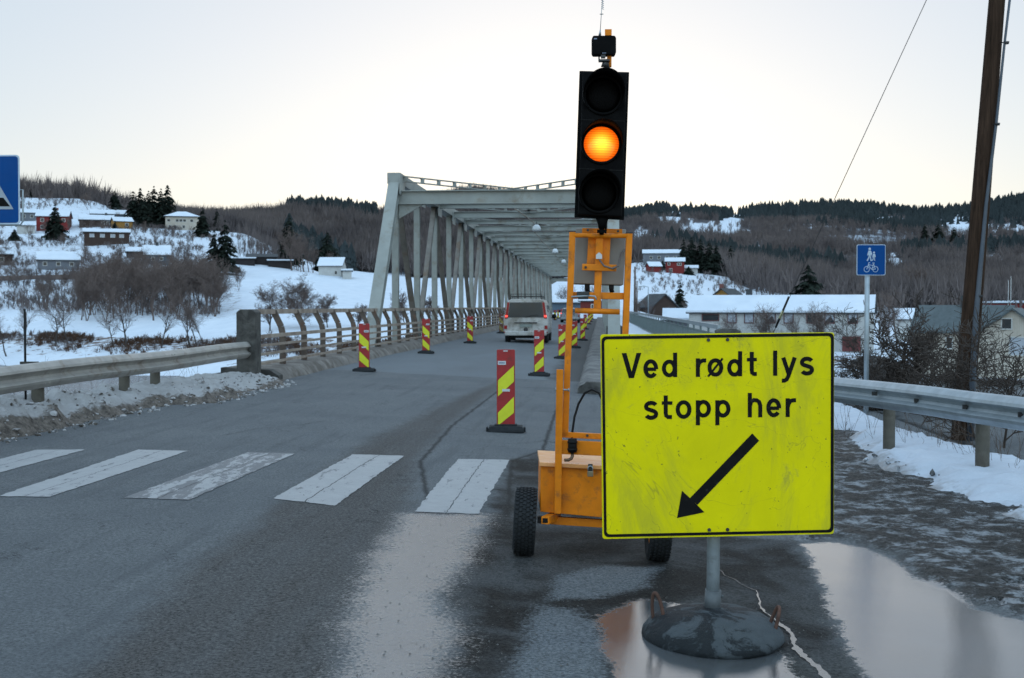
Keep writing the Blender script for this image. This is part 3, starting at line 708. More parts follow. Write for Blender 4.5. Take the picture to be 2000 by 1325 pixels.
# ---------------------------------------------------------------- bare thicket on the far bank
protos = [bare_tree('bare_tree', None, 'tree', (0, 0, 0), 0, 100 + i, 9, spread=-.25, depth=3, kids=3, twig=.014, multi=1 + i % 2, fork=.35, mats=('twig', 'twig')) for i in range(6)]
first = [True] * 6
k = 0
def put_tree(i, p, s, rz, label, group, sz=None):
    if first[i]: o = protos[i]; first[i] = False
    else: o = copy_tree(protos[i])
    o.location = p; o.rotation_euler = (0, 0, rz); o.scale = (s, s, sz or s); tag(o, label, 'tree', group); return o
for _ in range(150):
    px = rng.uniform(150, 425); px = px if rng.random() < .75 else rng.uniform(30, 430)
    d = rng.uniform(206, 262) if px > 120 else rng.uniform(210, 240)
    if px < 150 and rng.random() < .5: continue
    lim = 428 - abs(rng.gauss(0, 8)); px = min(px, lim)
    topy = np.interp(px, [0, 60, 150, 250, 330, 400, 430], [512, 508, 502, 486, 486, 480, 508]) + rng.uniform(0, 30) + (0 if d > 230 else 12)
    p = place(px, d); h = at(px, topy, d).z - p.z
    put_tree(_ % 6, p, h / 9 * .98, rng.uniform(0, 6), 'bare grey-brown tree in the dense thicket along the far river bank', 'bare trees of the far bank thicket')
for j, (px, d, ty, sc) in enumerate([(570, 315, 440, 1), (582, 320, 450, 1), (594, 316, 445, 1), (604, 322, 455, 1), (588, 312, 470, 1), (652, 318, 490, 1), (575, 326, 470, 1), (612, 318, 480, 1)]):
    p = place(px, d); put_tree(j % 6, p, (at(px, ty, d).z - p.z) / 9, j, 'bare tree in the tall copse on the crest of the snow meadow', 'bare trees of the meadow copse')
# ---------------------------------------------------------------- single bare trees one can tell apart
BT = [(47, 182, 562, 'thin bare birch alone on the river bank behind the guardrail'), (12, 178, 590, 'bare leaning tree on the bank closest to the crossing sign'), (108, 183, 575, 'slender bare tree on the bank beside the tall marker pole'),
      (133, 184, 560, 'bare bank tree just past the marker pole'), (222, 176, 590, 'small bare tree at the foot of the thicket'), (246, 176, 556, 'straight bare tree on the bank in front of the thicket'), (314, 172, 560, 'dark-trunked bare tree leaning on the bank before the thicket'),
      (372, 168, 556, 'bare tree with an oblique trunk on the bank'), (383, 170, 585, 'short bare tree beside the oblique one'), (396, 171, 590, 'outermost bare tree at the thicket end of the bank'), (30, 250, 500, 'old forked bare tree on the snowy slope'),
      (527, 178, 543, 'fine-twigged bare birch in the snow meadow'), (592, 180, 527, 'twin-stemmed bare birch in the middle of the meadow'), (640, 182, 571, 'small bare birch close to the inclined bridge post'), (698, 184, 590, 'little bare birch seen behind the bridge railing'),
      (790, 188, 562, 'bare tree behind the first truss panels'), (846, 190, 575, 'bare tree seen between the truss diagonals')]
for k, (px, d, ty, lab) in enumerate(BT):
    p = place(px, d); h = at(px, ty, d).z - p.z
    bare_tree('birch_tree', lab, 'tree', p, k, 300 + k, h * .98, depth=4 if px > 500 else 3, kids=3, twig=.010, spread=.15 if px < 500 else .3, multi=2 if px in (592, 30) else 1, lean=((-.25 if k in (7, 1) else .05), 0), fork=.2 if px > 500 else .3)
for k in range(52):                                  # garden trees between the hillside houses
    px = rng.uniform(5, 470); kd, kz = prof_at(px); d = rng.uniform(kd[4] - 25, kd[6] - 8); p = place(px, d)
    put_tree(k % 6, p, rng.uniform(3.2, 6.5) / 9, k * 1.3, 'small bare garden tree between the hillside houses', 'bare garden trees on the hillside')
for k, (px, d, ty) in enumerate([(1262, 190, 578), (1275, 195, 570), (1292, 205, 580), (1305, 210, 572), (1318, 200, 590), (1250, 180, 585), (1340, 205, 585), (1412, 240, 540), (1450, 260, 545), (1600, 215, 560), (1618, 212, 565), (1590, 220, 550), (1770, 330, 560), (1790, 320, 520), (1800, 318, 508), (1812, 320, 515), (1500, 134, 598), (1512, 134, 590), (1440, 134, 600), (1600, 128, 590), (1612, 127, 585), (1735, 150, 570), (1752, 155, 560), (1110, 205, 555), (1125, 208, 560), (1145, 204, 555), (1165, 208, 550), (1185, 206, 555), (1700, 250, 540), (1850, 200, 580), (1565, 128, 600)]):
    p = place(px, d); put_tree(k % 6, p, (at(px, ty, d).z - p.z) / 9, k, 'bare leafless tree standing among the buildings across the river', 'bare trees in the town')
# ================================================================ houses
WALLS = {}
def wallm(name, c, dirt=None):
    if name not in WALLS:
        n = NT('clad_' + name); v = n.obj((1, 1, 1)); wv = n.n('ShaderNodeTexWave', wave_type='BANDS', bands_direction='X'); wv.inputs['Scale'].default_value = 1.6; n.l(v, wv.inputs[0])
        f = n.noise(.8, 6, .7)
        a = n.mix(n.lin(f, .3, .7), tuple(x * .72 for x in c), c); a = n.mix(n.step(wv.outputs[0], .0, .10, .35, 0), a, tuple(x * .45 for x in c))
        n.set(col=a, rough=.8, spec=.2); WALLS[name] = n.m
    return WALLS[name]
COLS = dict(red=(.20, .03, .028), white=(.50, .50, .48), brown=(.06, .04, .033), darkbrown=(.035, .03, .03), yellow=(.36, .19, .05), grey=(.16, .17, .19), blue=(.10, .14, .18), cream=(.50, .45, .38), barn=(.16, .035, .03))
M['roofdark'] = pm('dark_roof', (.04, .045, .05), .8, 0, .3, 1)
M['roofgreen'] = pm('slate_roof', (.075, .095, .10), .7, 0, .25, 1.5, .2, 6)
M['winglass'] = pm('window_glass', (.03, .035, .04), .12, 0, .3, .5)
M['winframe'] = pm('window_frame', (.5, .5, .48), .6)
M['winred'] = pm('window_frame_red', (.10, .03, .03), .6)
M['curtain'] = pm('window_blind', (.35, .38, .42), .7)
M['brick'] = pm('chimney_brick', (.16, .06, .05), .8)
M['doorred'] = pm('red_door', (.13, .03, .028), .6, 0, .25, 2)
def house(label, px, d, W, H, rise, depth, wall, roof='snow', gable=False, yaw=0, wins=(), chim=None, zoff=0, over=.4, flat=False, P=None, name='house', hip=False, frame='winframe', cat='house', base=True):
    """origin at the middle of the front wall's foot; local -y looks at the camera. wins: (x,z,w,h[,kind])"""
    p = P or terr(px, d); h_ = ray(px, 599); fy = math.atan2(-h_.x, h_.y)
    t = thing(name, label, cat, (p.x, p.y, p.z + zoff), fy + R(yaw))
    wm = wallm(wall, COLS[wall]); hw = W / 2
    m = MB()
    if flat or hip: m.prism([(-hw, 0, -1.5), (hw, 0, -1.5), (hw, 0, H), (-hw, 0, H)], (0, depth, 0))
    elif not gable:
        m.prism([(-hw, 0, -1.5), (-hw, depth, -1.5), (-hw, depth, H), (-hw, depth / 2, H + rise), (-hw, 0, H)], (W, 0, 0))
    else: m.prism([(-hw, 0, -1.5), (hw, 0, -1.5), (hw, 0, H), (0, 0, H + rise), (-hw, 0, H)], (0, depth, 0))
    m.build('wall', wm, t)
    rt = .28; o = over; rm = M['snow'] if roof == 'snow' else M['roofgreen'] if roof == 'green' else M['roofdark']
    def slab(parts, mat, nm, par=t):
        q = MB()
        for poly_, nrm in parts: q.prism(poly_, nrm)
        return q.build(nm, mat, par)
    if flat:
        rf = slab([([(-hw - o, -o, H + .004), (hw + o, -o, H + .004), (hw + o, depth + o, H + .004), (-hw - o, depth + o, H + .004)], (0, 0, .2))], M['roofdark'], 'roof')
        if roof == 'snow': slab([([(-hw - o, -o, H + .21), (hw + o, -o, H + .21), (hw + o, depth + o, H + .5), (-hw - o, depth + o, H + .5)], (0, 0, .3))], M['snow'], 'snow_cover', rf)
    elif hip:
        a = hw + o; b = -o; c = depth + o; rl = max(.5, hw - depth / 2)
        vs = [(-a, b, H), (a, b, H), (a, c, H), (-a, c, H), (-rl, depth / 2, H + rise), (rl, depth / 2, H + rise)]
        rf = MB().add([Vector(v) + Vector((0, 0, .01)) for v in vs], [(0, 1, 5, 4), (1, 2, 5), (2, 3, 4, 5), (3, 0, 4), (3, 2, 1, 0)]).build('roof', M['roofdark'], t)
        if roof == 'snow': MB().add([Vector(v) * 1.0 + Vector((0, 0, .22)) for v in vs], [(0, 1, 5, 4), (1, 2, 5), (2, 3, 4, 5), (3, 0, 4), (3, 2, 1, 0)]).build('snow_cover', M['snow'], rf)
    elif not gable:
        s = rise / (depth / 2); e0 = H - o * s
        A = [(-hw - o, -o, e0), (-hw - o, depth / 2, H + rise), (-hw - o, depth / 2, H + rise + .16), (-hw - o, -o, e0 + .16)]
        B = [(-hw - o, depth + o, e0), (-hw - o, depth / 2, H + rise), (-hw - o, depth / 2, H + rise + .16), (-hw - o, depth + o, e0 + .16)]
        up = Vector((0, 0, .01))
        rf = slab([([Vector(v) + up for v in A], (W + 2 * o, 0, 0)), ([Vector(v) + up for v in B], (W + 2 * o, 0, 0))], rm if roof != 'snow' else M['roofdark'], 'roof')
        if roof == 'snow':
            up = Vector((.0, 0, .175)); q = []
            for Q in (A, B): q.append(([Vector((-hw - o + .05, v[1] * .985, v[2])) + up for v in Q[:2]] + [Vector((-hw - o + .05, v[1] * .985, v[2] + .22)) + up for v in Q[:2][::-1]], (W + 2 * o - .1, 0, 0)))
            slab(q, M['snow'], 'snow_cover', rf)
    else:
        s = rise / hw; e0 = H - o * s
        q = []
        for sg in (-1, 1):
            q.append(([(sg * (hw + o), -o, e0 + .01), (0, -o, H + rise + .01), (0, -o, H + rise + .2), (sg * (hw + o), -o, e0 + .2)], (0, depth + 2 * o, 0)))
        rf = slab(q, rm if roof != 'snow' else M['roofdark'], 'roof')
        if roof == 'snow':
            q = []
            for sg in (-1, 1):
                q.append(([(sg * (hw + o - .1), -o + .05, e0 + .22), (0, -o + .05, H + rise + .22), (0, -o + .05, H + rise + .42), (sg * (hw + o - .1), -o + .05, e0 + .42)], (0, depth + 2 * o - .1, 0)))
            slab(q, M['snow'], 'snow_cover', rf)
    for wdt in wins:
        x, z, ww, hh = wdt[:4]; kd = wdt[4] if len(wdt) > 4 else 'w'
        if kd == 'door': MB().box((x, -.05, z + hh / 2), (ww, .12, hh)).build('garage_door', M['doorred'], t); continue
        fr = MB()
        for bx_ in ((0, hh / 2 + .05, ww + .2, .1), (0, -hh / 2 - .05, ww + .2, .1), (-ww / 2 - .05, 0, .1, hh), (ww / 2 + .05, 0, .1, hh)): fr.box((x + bx_[0], -.05, z + bx_[1]), (bx_[2], .12, bx_[3]))
        if kd == 'm': fr.box((x, -.05, z), (.07, .11, hh))
        wo = fr.build('window', M[frame], t)
        MB().box((x, -.015, z), (ww, .05, hh)).build('pane', M['curtain'] if kd == 'c' else M['winglass'], wo)
        if kd == 'v': MB().add([(x - ww / 2, -.043, z + hh / 2), (x + ww / 2, -.043, z + hh / 2), (x - ww / 2, -.043, z - hh * .35)], [(0, 1, 2)]).add([(x + ww / 2, -.0425, z + hh / 2), (x, -.0425, z + hh / 2), (x + ww / 2, -.0425, z - hh * .35)], [(0, 1, 2)]).build('curtain', M['curtain'], wo)
    if chim:
        MB().box((chim[0], depth * chim[1], H + rise + .3), (.7, .7, 1.6)).build('chimney', M[chim[2]] if len(chim) > 2 else M['brick'], rf)
    return t
row = lambda xs, z, w_, h_, k='w': [(x, z, w_, h_, k) for x in xs]
HS = 'hillside '
house('two-storey red house with snowy roof high on the hillside', 104, 372, 9.6, 4.6, 1.9, 8, 'red', wins=row((-3, 0, 3.4), 3.4, .9, 1) + row((-3, 1), 1.2, .9, 1), chim=(1, .5), yaw=-8)
house('small white garage beside the red hillside house', 54, 364, 4.8, 2.6, 1.0, 6, 'white', yaw=5)
house('grey house with snowy roof half hidden by the crossing sign', 58, 392, 7.0, 2.8, 1.1, 6, 'grey', wins=row((-1.5, 1), 1.6, .9, .9))
house('long low house with a wide snowy roof below the hill top', 213, 402, 11.5, 2.0, 1.4, 7, 'blue', chim=(2.5, .5, 'roofdark'))
house('brown house with white-sided porch and black chimney', 190, 380, 10.5, 2.3, 1.5, 7, 'brown', wins=row((2, 3.6), 1.3, .9, .9), chim=(3, .5, 'roofdark'))
house('yellow ochre house beside the spruce stand', 243, 374, 5.6, 2.5, 1.3, 7, 'yellow', yaw=10, wins=row((1,), 1.5, .9, .9))
house('large white villa with hipped snowy roof and rows of windows', 357, 392, 10.8, 4.4, 1.9, 8, 'cream', hip=True, wins=row((-4.3, -1.6, -.4, .8, 3.1), 3.2, .9, .8) + row((-4, -2.2, .5), 1.1, .8, .9), over=.6)
house('long dark brown house with a flat snowy roof and balcony', 210, 332, 12.2, 3.6, .9, 7, 'brown', wins=row((-4, -1.2, 1.6, 4), 2.6, 1.1, .8, 'c'), over=.5)
house('grey house with a dormer and snowy roof behind the thicket', 115, 280, 9.4, 2.4, 1.8, 7, 'grey', wins=row((-3, 0, 3), 1.4, .8, .8))
house('brown house at the edge of the frame below the evergreen', 4, 285, 5.0, 2.8, 1.9, 7, 'brown', wins=row((0,), 1.4, 1, 1))
house('low timber house with snowy roof beside the blue house', 268, 305, 5.0, 1.6, 1.0, 6, 'darkbrown')
house('blue grey house with a thick snow slab and black ridge', 308, 292, 6.0, 2.5, 2.2, 7, 'blue', wins=row((-1, 1), 1.5, .7, .7), chim=(0, .5, 'roofdark'))
house('dark timber shed at the spruce end of the meadow crest', 478, 318, 5.5, 1.7, .5, 5, 'darkbrown', flat=True, name='shed', cat='shed')
house('dark low barn in the middle of the meadow crest', 512, 322, 8.0, 2.2, .8, 6, 'darkbrown', roof='dark', name='shed', cat='shed')
house('dark shed with a bright snow slab on the meadow crest', 548, 320, 6.5, 1.8, .5, 5, 'darkbrown', flat=True, name='shed', cat='shed')
house('small white farmhouse with snowy roof on the meadow', 645, 300, 6.0, 2.6, 1.9, 6, 'white', yaw=-12, wins=row((1.5,), .8, .6, .8))
house('white annex with a flat snowy roof beside the farmhouse', 678, 297, 2.3, 2.0, .4, 4, 'white', flat=True, name='annex', cat='shed')
# a board fence below the grey house
f = MB()
a_, b_ = terr(-20, 262), terr(162, 262)
f.prism([(a_.x, a_.y, a_.z + .2), (b_.x, b_.y, b_.z + .2), (b_.x, b_.y, b_.z + 1.3), (a_.x, a_.y, a_.z + 1.3)], (0, .15, 0))
tag(f.build('board_fence', M['twig']), 'long low board fence running below the hillside houses', 'fence')
# right bank
house('long grey house with snowy roof above the red houses', 1292, 440, 14, 3.6, 1.3, 8, 'grey', zoff=1.6, wins=row((-4, -1, 2, 5), 2, 1, .9))
house('red two-storey house with snowy roof across the river', 1318, 388, 6.2, 3.9, 1.1, 6, 'red', wins=[(-2, 3.1, .7, .7), (1.4, 3.0, 1.3, .8, 'm'), (-1.4, 1.0, .9, 1.1, 'm')])
house('small red shed with snowy roof beside the red house', 1280, 385, 4.0, 2.0, 1.2, 4, 'red', name='shed', cat='shed', yaw=20)
house('white garage at the far side of the red house', 1349, 392, 4.5, 1.8, .8, 5, 'white', name='garage', cat='garage')
house('ochre gable of a house with a dark red roof and chimney', 1410, 232, 5.2, 2.0, 2.0, 8, 'yellow', gable=True, roof='dark', chim=(-.9, .3), wins=[(0, 2.1, .9, .8, 'm')], yaw=-18, zoff=.2, over=.8)
house('dark brown roofed house behind the shrubs at the bridge end', 1298, 190, 4.2, 1.8, 1.8, 6, 'brown', gable=True, roof='dark', yaw=25)
house('snow-roofed shed behind the footway railing', 1328, 150, 3.8, 2.3, 1.1, 5, 'grey', zoff=-1.0)
LD = 138; zb = at(1520, 688, LD)
Pl = (lambda v: Vector((v.x, v.y, at(1520, 690, LD).z)))(at(1520, 599, LD))
sc_ = LD / F
def X_(px): return (px - 1522) * sc_
def Z_(y): return (690 - y) * sc_
house('long white two-storey building with a snowy roof and red framed windows', 1522, LD, 350 * sc_, Z_(611), 1.75, 8, 'white', P=Pl, yaw=-6, frame='winred', name='apartment_building', cat='building', over=.35,
      wins=[(X_(1390), Z_(621), 1.9, .65)] + [(X_(x), Z_(621), .95, 1.15, k) for x, k in ((1432, 'c'), (1466, 'c'), (1508, 'v'), (1542, 'c'), (1585, 'w'), (1619, 'v'), (1662, 'v'))] + [(X_(1660), .3, 34 * sc_, 1.75, 'door')] + [(X_(x), 1.4, .9, 1.0, 'c') for x in (1500, 1560, 1610)], chim=(-4, .55, 'roofdark'))
GD = 112; Pg = at(1880, 599, GD); Pg.z = at(1880, 705, GD).z; s2 = GD / F
house('cream house with a slate grey roof behind the utility pole', 1900, GD, 13.5 * .62, 2.9, 2.3, 6.5, 'cream', roof='green', P=at(1872, 599, GD).xy.to_3d() + Vector((0, 0, Pg.z)), yaw=-10, wins=[(-2.6, 1.7, .5, 1.0), (-.8, 1.7, .5, 1.0), (.9, 1.7, .5, 1.0)], chim=(0, .5, 'roofdark'))
house('cream gabled wing of the slate-roofed house with a dark attic window', 1968, GD - 3, 6.2, 2.6, 2.3, 8, 'cream', roof='green', gable=True, P=at(1978, 599, GD - 3).xy.to_3d() + Vector((0, 0, Pg.z)), yaw=-6, wins=[(-.5, 3.6, .8, .9), (1.0, 1.5, 2.4, 1.6, 'c')])
house('snow-covered low house between the two white buildings', 1800, 175, 6.5, 2.2, 1.3, 6, 'white', yaw=8, wins=row((-1, 1), 1.2, .7, .7), zoff=1)
house('long distant red hall with a snowy roof', 1950, 300, 16, 1.6, .8, 8, 'red', flat=True, zoff=.4, name='hall', cat='building')
house('red timber barn with a white framed window beyond the bridge', 1160, 186, 4.3, 1.9, .9, 5, 'barn', wins=[(-.1, 1.0, .6, .6, 'm')], zoff=.1, name='barn', cat='barn')
house('low blue grey building beyond the end of the bridge', 1108, 196, 5.6, 1.5, .3, 6, 'blue', flat=True, name='building', cat='building')
# rocks on the far shore
M['rock'] = pm('rock', (.045, .04, .037), .95, 0, .5, 1.5, .6, 4)
def rock(label, px, py, d, w_, h, seed):
    bm = bmesh.new(); bmesh.ops.create_icosphere(bm, subdivisions=4, radius=1)
    for v in bm.verts:
        n_ = 1 + .28 * mnoise.fractal(v.co * 1.3 + Vector((seed, 0, 0)), 1, 2, 5); v.co = Vector((v.co.x * w_ * n_, v.co.y * w_ * .6 * n_, v.co.z * h * n_))
    me = bpy.data.meshes.new('rock'); bm.to_mesh(me); bm.free(); me.materials.append(M['rock'])
    o = bpy.data.objects.new('rock', me); C.objects.link(o); o.location = at(px, py, d); tag(o, label, 'rock')
rock('wide dark bare rock outcrop in the snow on the far shore', 1735, 728, 112, 2.7, 1.1, 3)
rock('pointed dark rock beside the wide outcrop on the far shore', 1700, 706, 115, 1.7, .5, 8)
rock('small dark rock patch in the snow below the slate-roofed house', 1962, 758, 104, .9, .35, 5)
# poles across the river
def pole(label, px, y0, y1, d, r=.09, arm=0, mat='galv', name='lamp_post', cat='lamp post', flag=False):
    a, b = at(px, y1, d), at(px, y0, d); t = thing(name, label, cat, a)
    L = b.z - a.z; MB().tube([(0, 0, -.5), (0, 0, L)], [r, r * .6], 8).build('pole', M[mat], t)
    if arm:
        MB().tube([(0, 0, L), (arm * .5, 0, L + .12), (arm, 0, L + .1)], .04, 6).build('arm', M[mat], t)
        MB().box((arm * 1.15, 0, L + .06), (abs(arm) * .5, .2, .12)).build('lamp_head', M[mat], t)
pole('tall dark pole beyond the footway railing', 1240, 521, 604, 112, .13, mat='twig', name='utility_pole', cat='pole')
pole('thinner pole right beside the tall dark one', 1244, 549, 606, 130, .10, mat='twig', name='utility_pole', cat='pole')
pole('street lamp with a single arm at the bridge end', 1266, 561, 606, 150, .08, -.9)
pole('taller white flagpole above the long red hall', 1974, 540, 603, 190, .06, mat='winframe', name='flagpole', cat='flagpole')
pole('shorter white flagpole above the long red hall', 1969, 547, 603, 190, .06, mat='winframe', name='flagpole', cat='flagpole')
# ================================================================ bridge
Y0, ND, DN = 21.4, 26, 4.65
YN = [39.0 + DN * k for k in range(-1, ND + 2)]          # node stations, index 0 = foot of the end post
XL, XR, ZT = -6.90, .42, 5.95
n = NT('bridge_asphalt')
gr = n.noise(60, 4, .8); big = n.noise(.5, 6, .6, vec=n.obj((1, .25, 1)))
c = n.mix(n.lin(gr, .3, .7), (.10, .115, .125), (.20, .22, .235)); c = n.mix(n.lin(big, .35, .7, 0, .6), c, (.10, .105, .11))
ex = n.n('ShaderNodeSeparateXYZ'); n.l(n.obj(), ex.inputs[0])
edge = n.step(n.op('ADD', ex.outputs[0], n.op('MULTIPLY', n.noise(1.5, 6, .7), 1.2)), -.75, -.35)
c = n.mix(n.op('MULTIPLY', edge, .8), c, (.05, .048, .045))
n.set(col=c, rough=.75, ior=1.25); n.bump(gr, .4, .01)
ys = np.concatenate([[Y0], np.arange(24, 172, 4.0)])
# deck sheet starts where the road mesh ends
ys = np.array([25.9] + list(np.arange(30, 330, 6.0))); xs = np.linspace(-6.9, .75, 12)
P = np.array([[(x, y, zr(x) + (0 if y < 165 else -.0)) for y in ys] for x in xs])
tag(grid_mesh('bridge_road_surface', P, n.m), kind='structure')
def kerb(name, x0, x1, ya, yb, hgt, seed, mat, face):
    yk = np.arange(ya, yb, .12 if yb < 60 else .5); prof_ = []
    V = []
    for y in yk:
        w1 = fb(y, seed, 0, 1.2, 4) * .03; w2 = fb(y, seed, 5, 3, 4) * .025
        if face > 0: V.append([(x0, y, zr(x0) - 2), (x0, y, zr(x0) + hgt), (x1 - .10 + w1, y, zr(x1) + hgt + w2), (x1 + .0 + w1, y, zr(x1) + hgt * .55 + w2), (x1 + .10 + w1 * 2, y, zr(x1) - .05)])
        else: V.append([(x0 - .10 + w1 * 2, y, zr(x0) - .05), (x0 - .03 + w1, y, zr(x0) + hgt * .7 + w2), (x0 + .10 + w1, y, zr(x0) + hgt + w2), (x1, y, zr(x1) + hgt + .02), (x1, y, zr(x1) - 2)])
    return grid_mesh(name, np.array(V), mat)
tb = thing('truss_bridge', 'long grey steel truss bridge carrying the road over the river', 'bridge', (0, 0, 0))
for o in (kerb('kerb', -7.25, -6.22, Y0 + .5, 60, .20, 3, M['conc_kerb'], 1), kerb('kerb', -7.25, -6.22, 60, 165, .20, 3, M['conc_kerb'], 1),
          kerb('kerb', -.36, .72, 22.6, 60, .22, 9, M['conc'], -1), kerb('kerb', -.36, .72, 60, 165, .22, 9, M['conc'], -1)): o.parent = tb
MB().prism([(-7.27, Y0 + .46, -.6), (-6.12, Y0 + .46, -.6), (-6.14, Y0 + .46, zr(-6.2) + .10), (-6.32, Y0 + .46, zr(-6.3) + .205), (-7.27, Y0 + .46, zr(-7.25) + .205)], (0, .3, 0)).build('kerb_end', M['conc_dark'], tb)
MB().prism([(-.46, 22.56, -.6), (.74, 22.56, -.6), (.74, 22.56, zr(.7) + .245), (-.26, 22.56, zr(-.3) + .225), (-.42, 22.56, zr(-.4) + .1)], (0, .3, 0)).build('kerb_end', M['conc_dark'], tb)
MB().box((-3.2, 93, -.75), (8.2, 142, .8)).build('deck_girder', M['conc'], tb)
for yy_ in (24.3, 62, 100, 138, 162): MB().box((-3.2, yy_, -5), (6.5, 1.4, 8)).build('pier', M['conc'], tb)
zb_ = lambda x: zr(x) + .18
for X, s in ((XL, -1), (XR, 1)):
    top = lambda k: Vector((X, YN[k], ZT)); bot = lambda k: Vector((X, YN[k], zb_(X) - .25))
    MB().ibeam(bot(0), top(1) + Vector((0, .1, .1)), .37, .32, (0, 1, 0), .03, .03).build('end_post', M['steel'], tb)
    MB().ibeam(top(ND + 1), bot(ND + 2), .4, .34, (0, 1, 0)).build('end_post', M['steel'], tb)
    ch = MB().beam(top(1) + Vector((0, -.3, 0)), top(ND + 1), .44, .36)
    for k in range(1, ND + 2):                       # gusset plates at the top nodes
        ch.box((X - s * .235, YN[k], ZT - .28), (.02, 1.0, .55))
    ch.build('top_chord', M['steel'], tb)
    MB().beam(Vector((X, YN[0], zb_(X) - .4)), Vector((X, YN[-1], zb_(X) - .4)), .36, .36).build('bottom_chord', M['steel_rust'], tb)
    for k in range(1, ND + 2):
        MB().ibeam(bot(k), top(k), .215, .22, (0, 1, 0), .02, .016).build('vertical', M['steel'], tb)
        if k <= ND:
            a, b = (top(k), bot(k + 1)) if (k % 2) else (bot(k), top(k + 1))
            MB().ibeam(a, b, .18, .20, (0, 1, 0), .02, .016).build('diagonal', M['steel_rust'], tb)
for k in range(1, ND + 2):                           # cross struts
    a, b = Vector((XL, YN[k], ZT - .12)), Vector((XR, YN[k], ZT - .12))
    if k in (1, ND + 1):
        q = MB().ibeam(a + Vector((.1, -.12, -.52)), b + Vector((-.1, -.12, -.52)), .30, .46, (0, 0, 1), .03, .02)
        for X, s in ((XL, 1), (XR, -1)): q.prism([(X + s * .15, YN[k] - .16, ZT - .86), (X + s * 1.0, YN[k] - .16, ZT - .86), (X + s * .15, YN[k] - .16, ZT - 1.35)], (0, .1, 0))
        q.build('portal_beam', M['steel'], tb)
    else: MB().ibeam(a, b, .2, .20 if k % 2 else .28, (0, 0, 1), .02, .014).build('cross_strut', M['steel'], tb)
for k in range(1, ND, 2):                            # top lateral X bracing over two panels, laced angle pairs
    for sgn in (0, 1):
        a = Vector((XL if sgn else XR, YN[k], ZT + .12)); b = Vector((XR if sgn else XL, YN[k + 2], ZT + .12)); q = MB()
        q.beam(a, b, .11, .035); q.beam(a + Vector((0, 0, -.17)), b + Vector((0, 0, -.17)), .11, .035)
        for t in np.linspace(.04, .96, 15): q.box(a.lerp(b, t) + Vector((0, 0, -.085)), (.12, .12, .17))
        q.build('lateral_brace', M['steel'], tb)
# joint plates / insulators on the portal
for px in (993, 1021):
    pass
# left railing
rl = thing('bridge_railing', 'old steel railing with bent posts and tan rails along the bridge kerb', 'railing', (0, 0, 0))
n = NT('tan_rail'); f = n.noise(3, 7, .7)
n.set(col=n.mix(n.lin(f, .3, .7), (.17, .115, .085), (.42, .36, .30)), rough=.7); n.bump(n.noise(40, 5), .2, .01); M['tan'] = n.m
M['post_rust'] = pm('rusty_post', (.105, .082, .066), .85, 0, .4, 4, .3, 40, dirt=(.14, .06, .03), ds=5, da=.4)
XRl = -6.66; zk = zr(XRl) + .2
posts = [24.05 + 1.78 * k for k in range(0, 42)]
for i, y in enumerate(posts):
    m = MB(); th = .05; w_ = .13
    pts = [(0, 0), (0, .62), (-.03, .78), (-.20, 1.12)]
    for (x0, z0), (x1, z1) in zip(pts, pts[1:]): m.beam((XRl + x0, y, zk + z0 - (.1 if z0 == 0 else 0)), (XRl + x1, y, zk + z1), .12, .07, (0, 1, 0))
    m.build('post', M['post_rust'], rl)
for zz, hh in ((.62, .075), (.44, .05), (.27, .05), (.09, .05)):
    for a_, b_ in ((Y0 + .3, 60), (60, 100), (100, 162)): MB().beam((XRl + .085, a_, zk + zz), (XRl + .085, b_, zk + zz), hh, .035, (1, 0, 0)).build('rail', M['tan'], rl)
for a_, b_ in ((Y0 + .3, 60), (60, 162)): MB().beam((XRl - .16, a_, zk + 1.10), (XRl - .16, b_, zk + 1.10), .10, .04, (1, 0, 0)).build('top_rail', M['tan'], rl)
# concrete end posts
def end_post(label, x, y, w_, h, name='concrete_post', plinth=True):
    t = thing(name, label, 'post', (x, y, zr(x))); m = MB()
    m.prism([(-w_ / 2, -w_ / 2, .0), (w_ / 2, -w_ / 2, .0), (w_ / 2, -w_ / 2, h), (w_ * .3, -w_ / 2, h + .05), (-w_ * .3, -w_ / 2, h + .05), (-w_ / 2, -w_ / 2, h)], (0, w_, 0))
    m.build('shaft', M['conc_dark'], t, bevel=.02)
    if plinth: MB().box((-.22, 0, -.30), (w_ + .35, w_ + .30, .74)).build('plinth', M['conc_dark'], t, bevel=.02)
end_post('weathered square concrete post where the guardrail meets the railing', -6.62, 21.55, .37, 1.30)
end_post('dark concrete block at the foot of the inner truss end', .47, 38.2, .52, 1.08, plinth=False)
end_post('low concrete block ending the footway railing above the yellow sign', 3.35, 31, .62, 1.12, plinth=False)
# footway and its railing on the far side of the truss
tag(grid_mesh('footway_path', np.array([[(x, y, -.02 if y > 25 else -.11) for y in np.arange(24.5, 168, 4)] for x in (.95, 1.7, 2.4, 3.1)]), M['snow']), kind='structure')
fw = thing('footway_railing', 'grey green metal railing with fine upright bars along the footway', 'railing', (0, 0, 0))
M['greenrail'] = pm('painted_railing', (.15, .19, .19), .6, .2, .2, 3)
yf = np.arange(31.6, 164, 2.65)
for y in yf: MB().beam((3.15, y, -.2), (3.15, y, 1.06), .06, .08, (0, 1, 0)).build('post', M['greenrail'], fw)
for a_, b_ in ((31.2, 70), (70, 163)):
    MB().beam((3.15, a_, 1.10), (3.15, b_, 1.10), .12, .06, (1, 0, 0)).build('handrail', M['galv'], fw)
    MB().beam((3.15, a_, .90), (3.15, b_, .90), .04, .03, (1, 0, 0)).beam((3.15, a_, .05), (3.15, b_, .05), .04, .03, (1, 0, 0)).build('rail', M['greenrail'], fw)
q = MB()
for y in np.arange(31.4, 163, .13 if True else 1): q.box((3.15, y, .475), (.02, .02, .85))
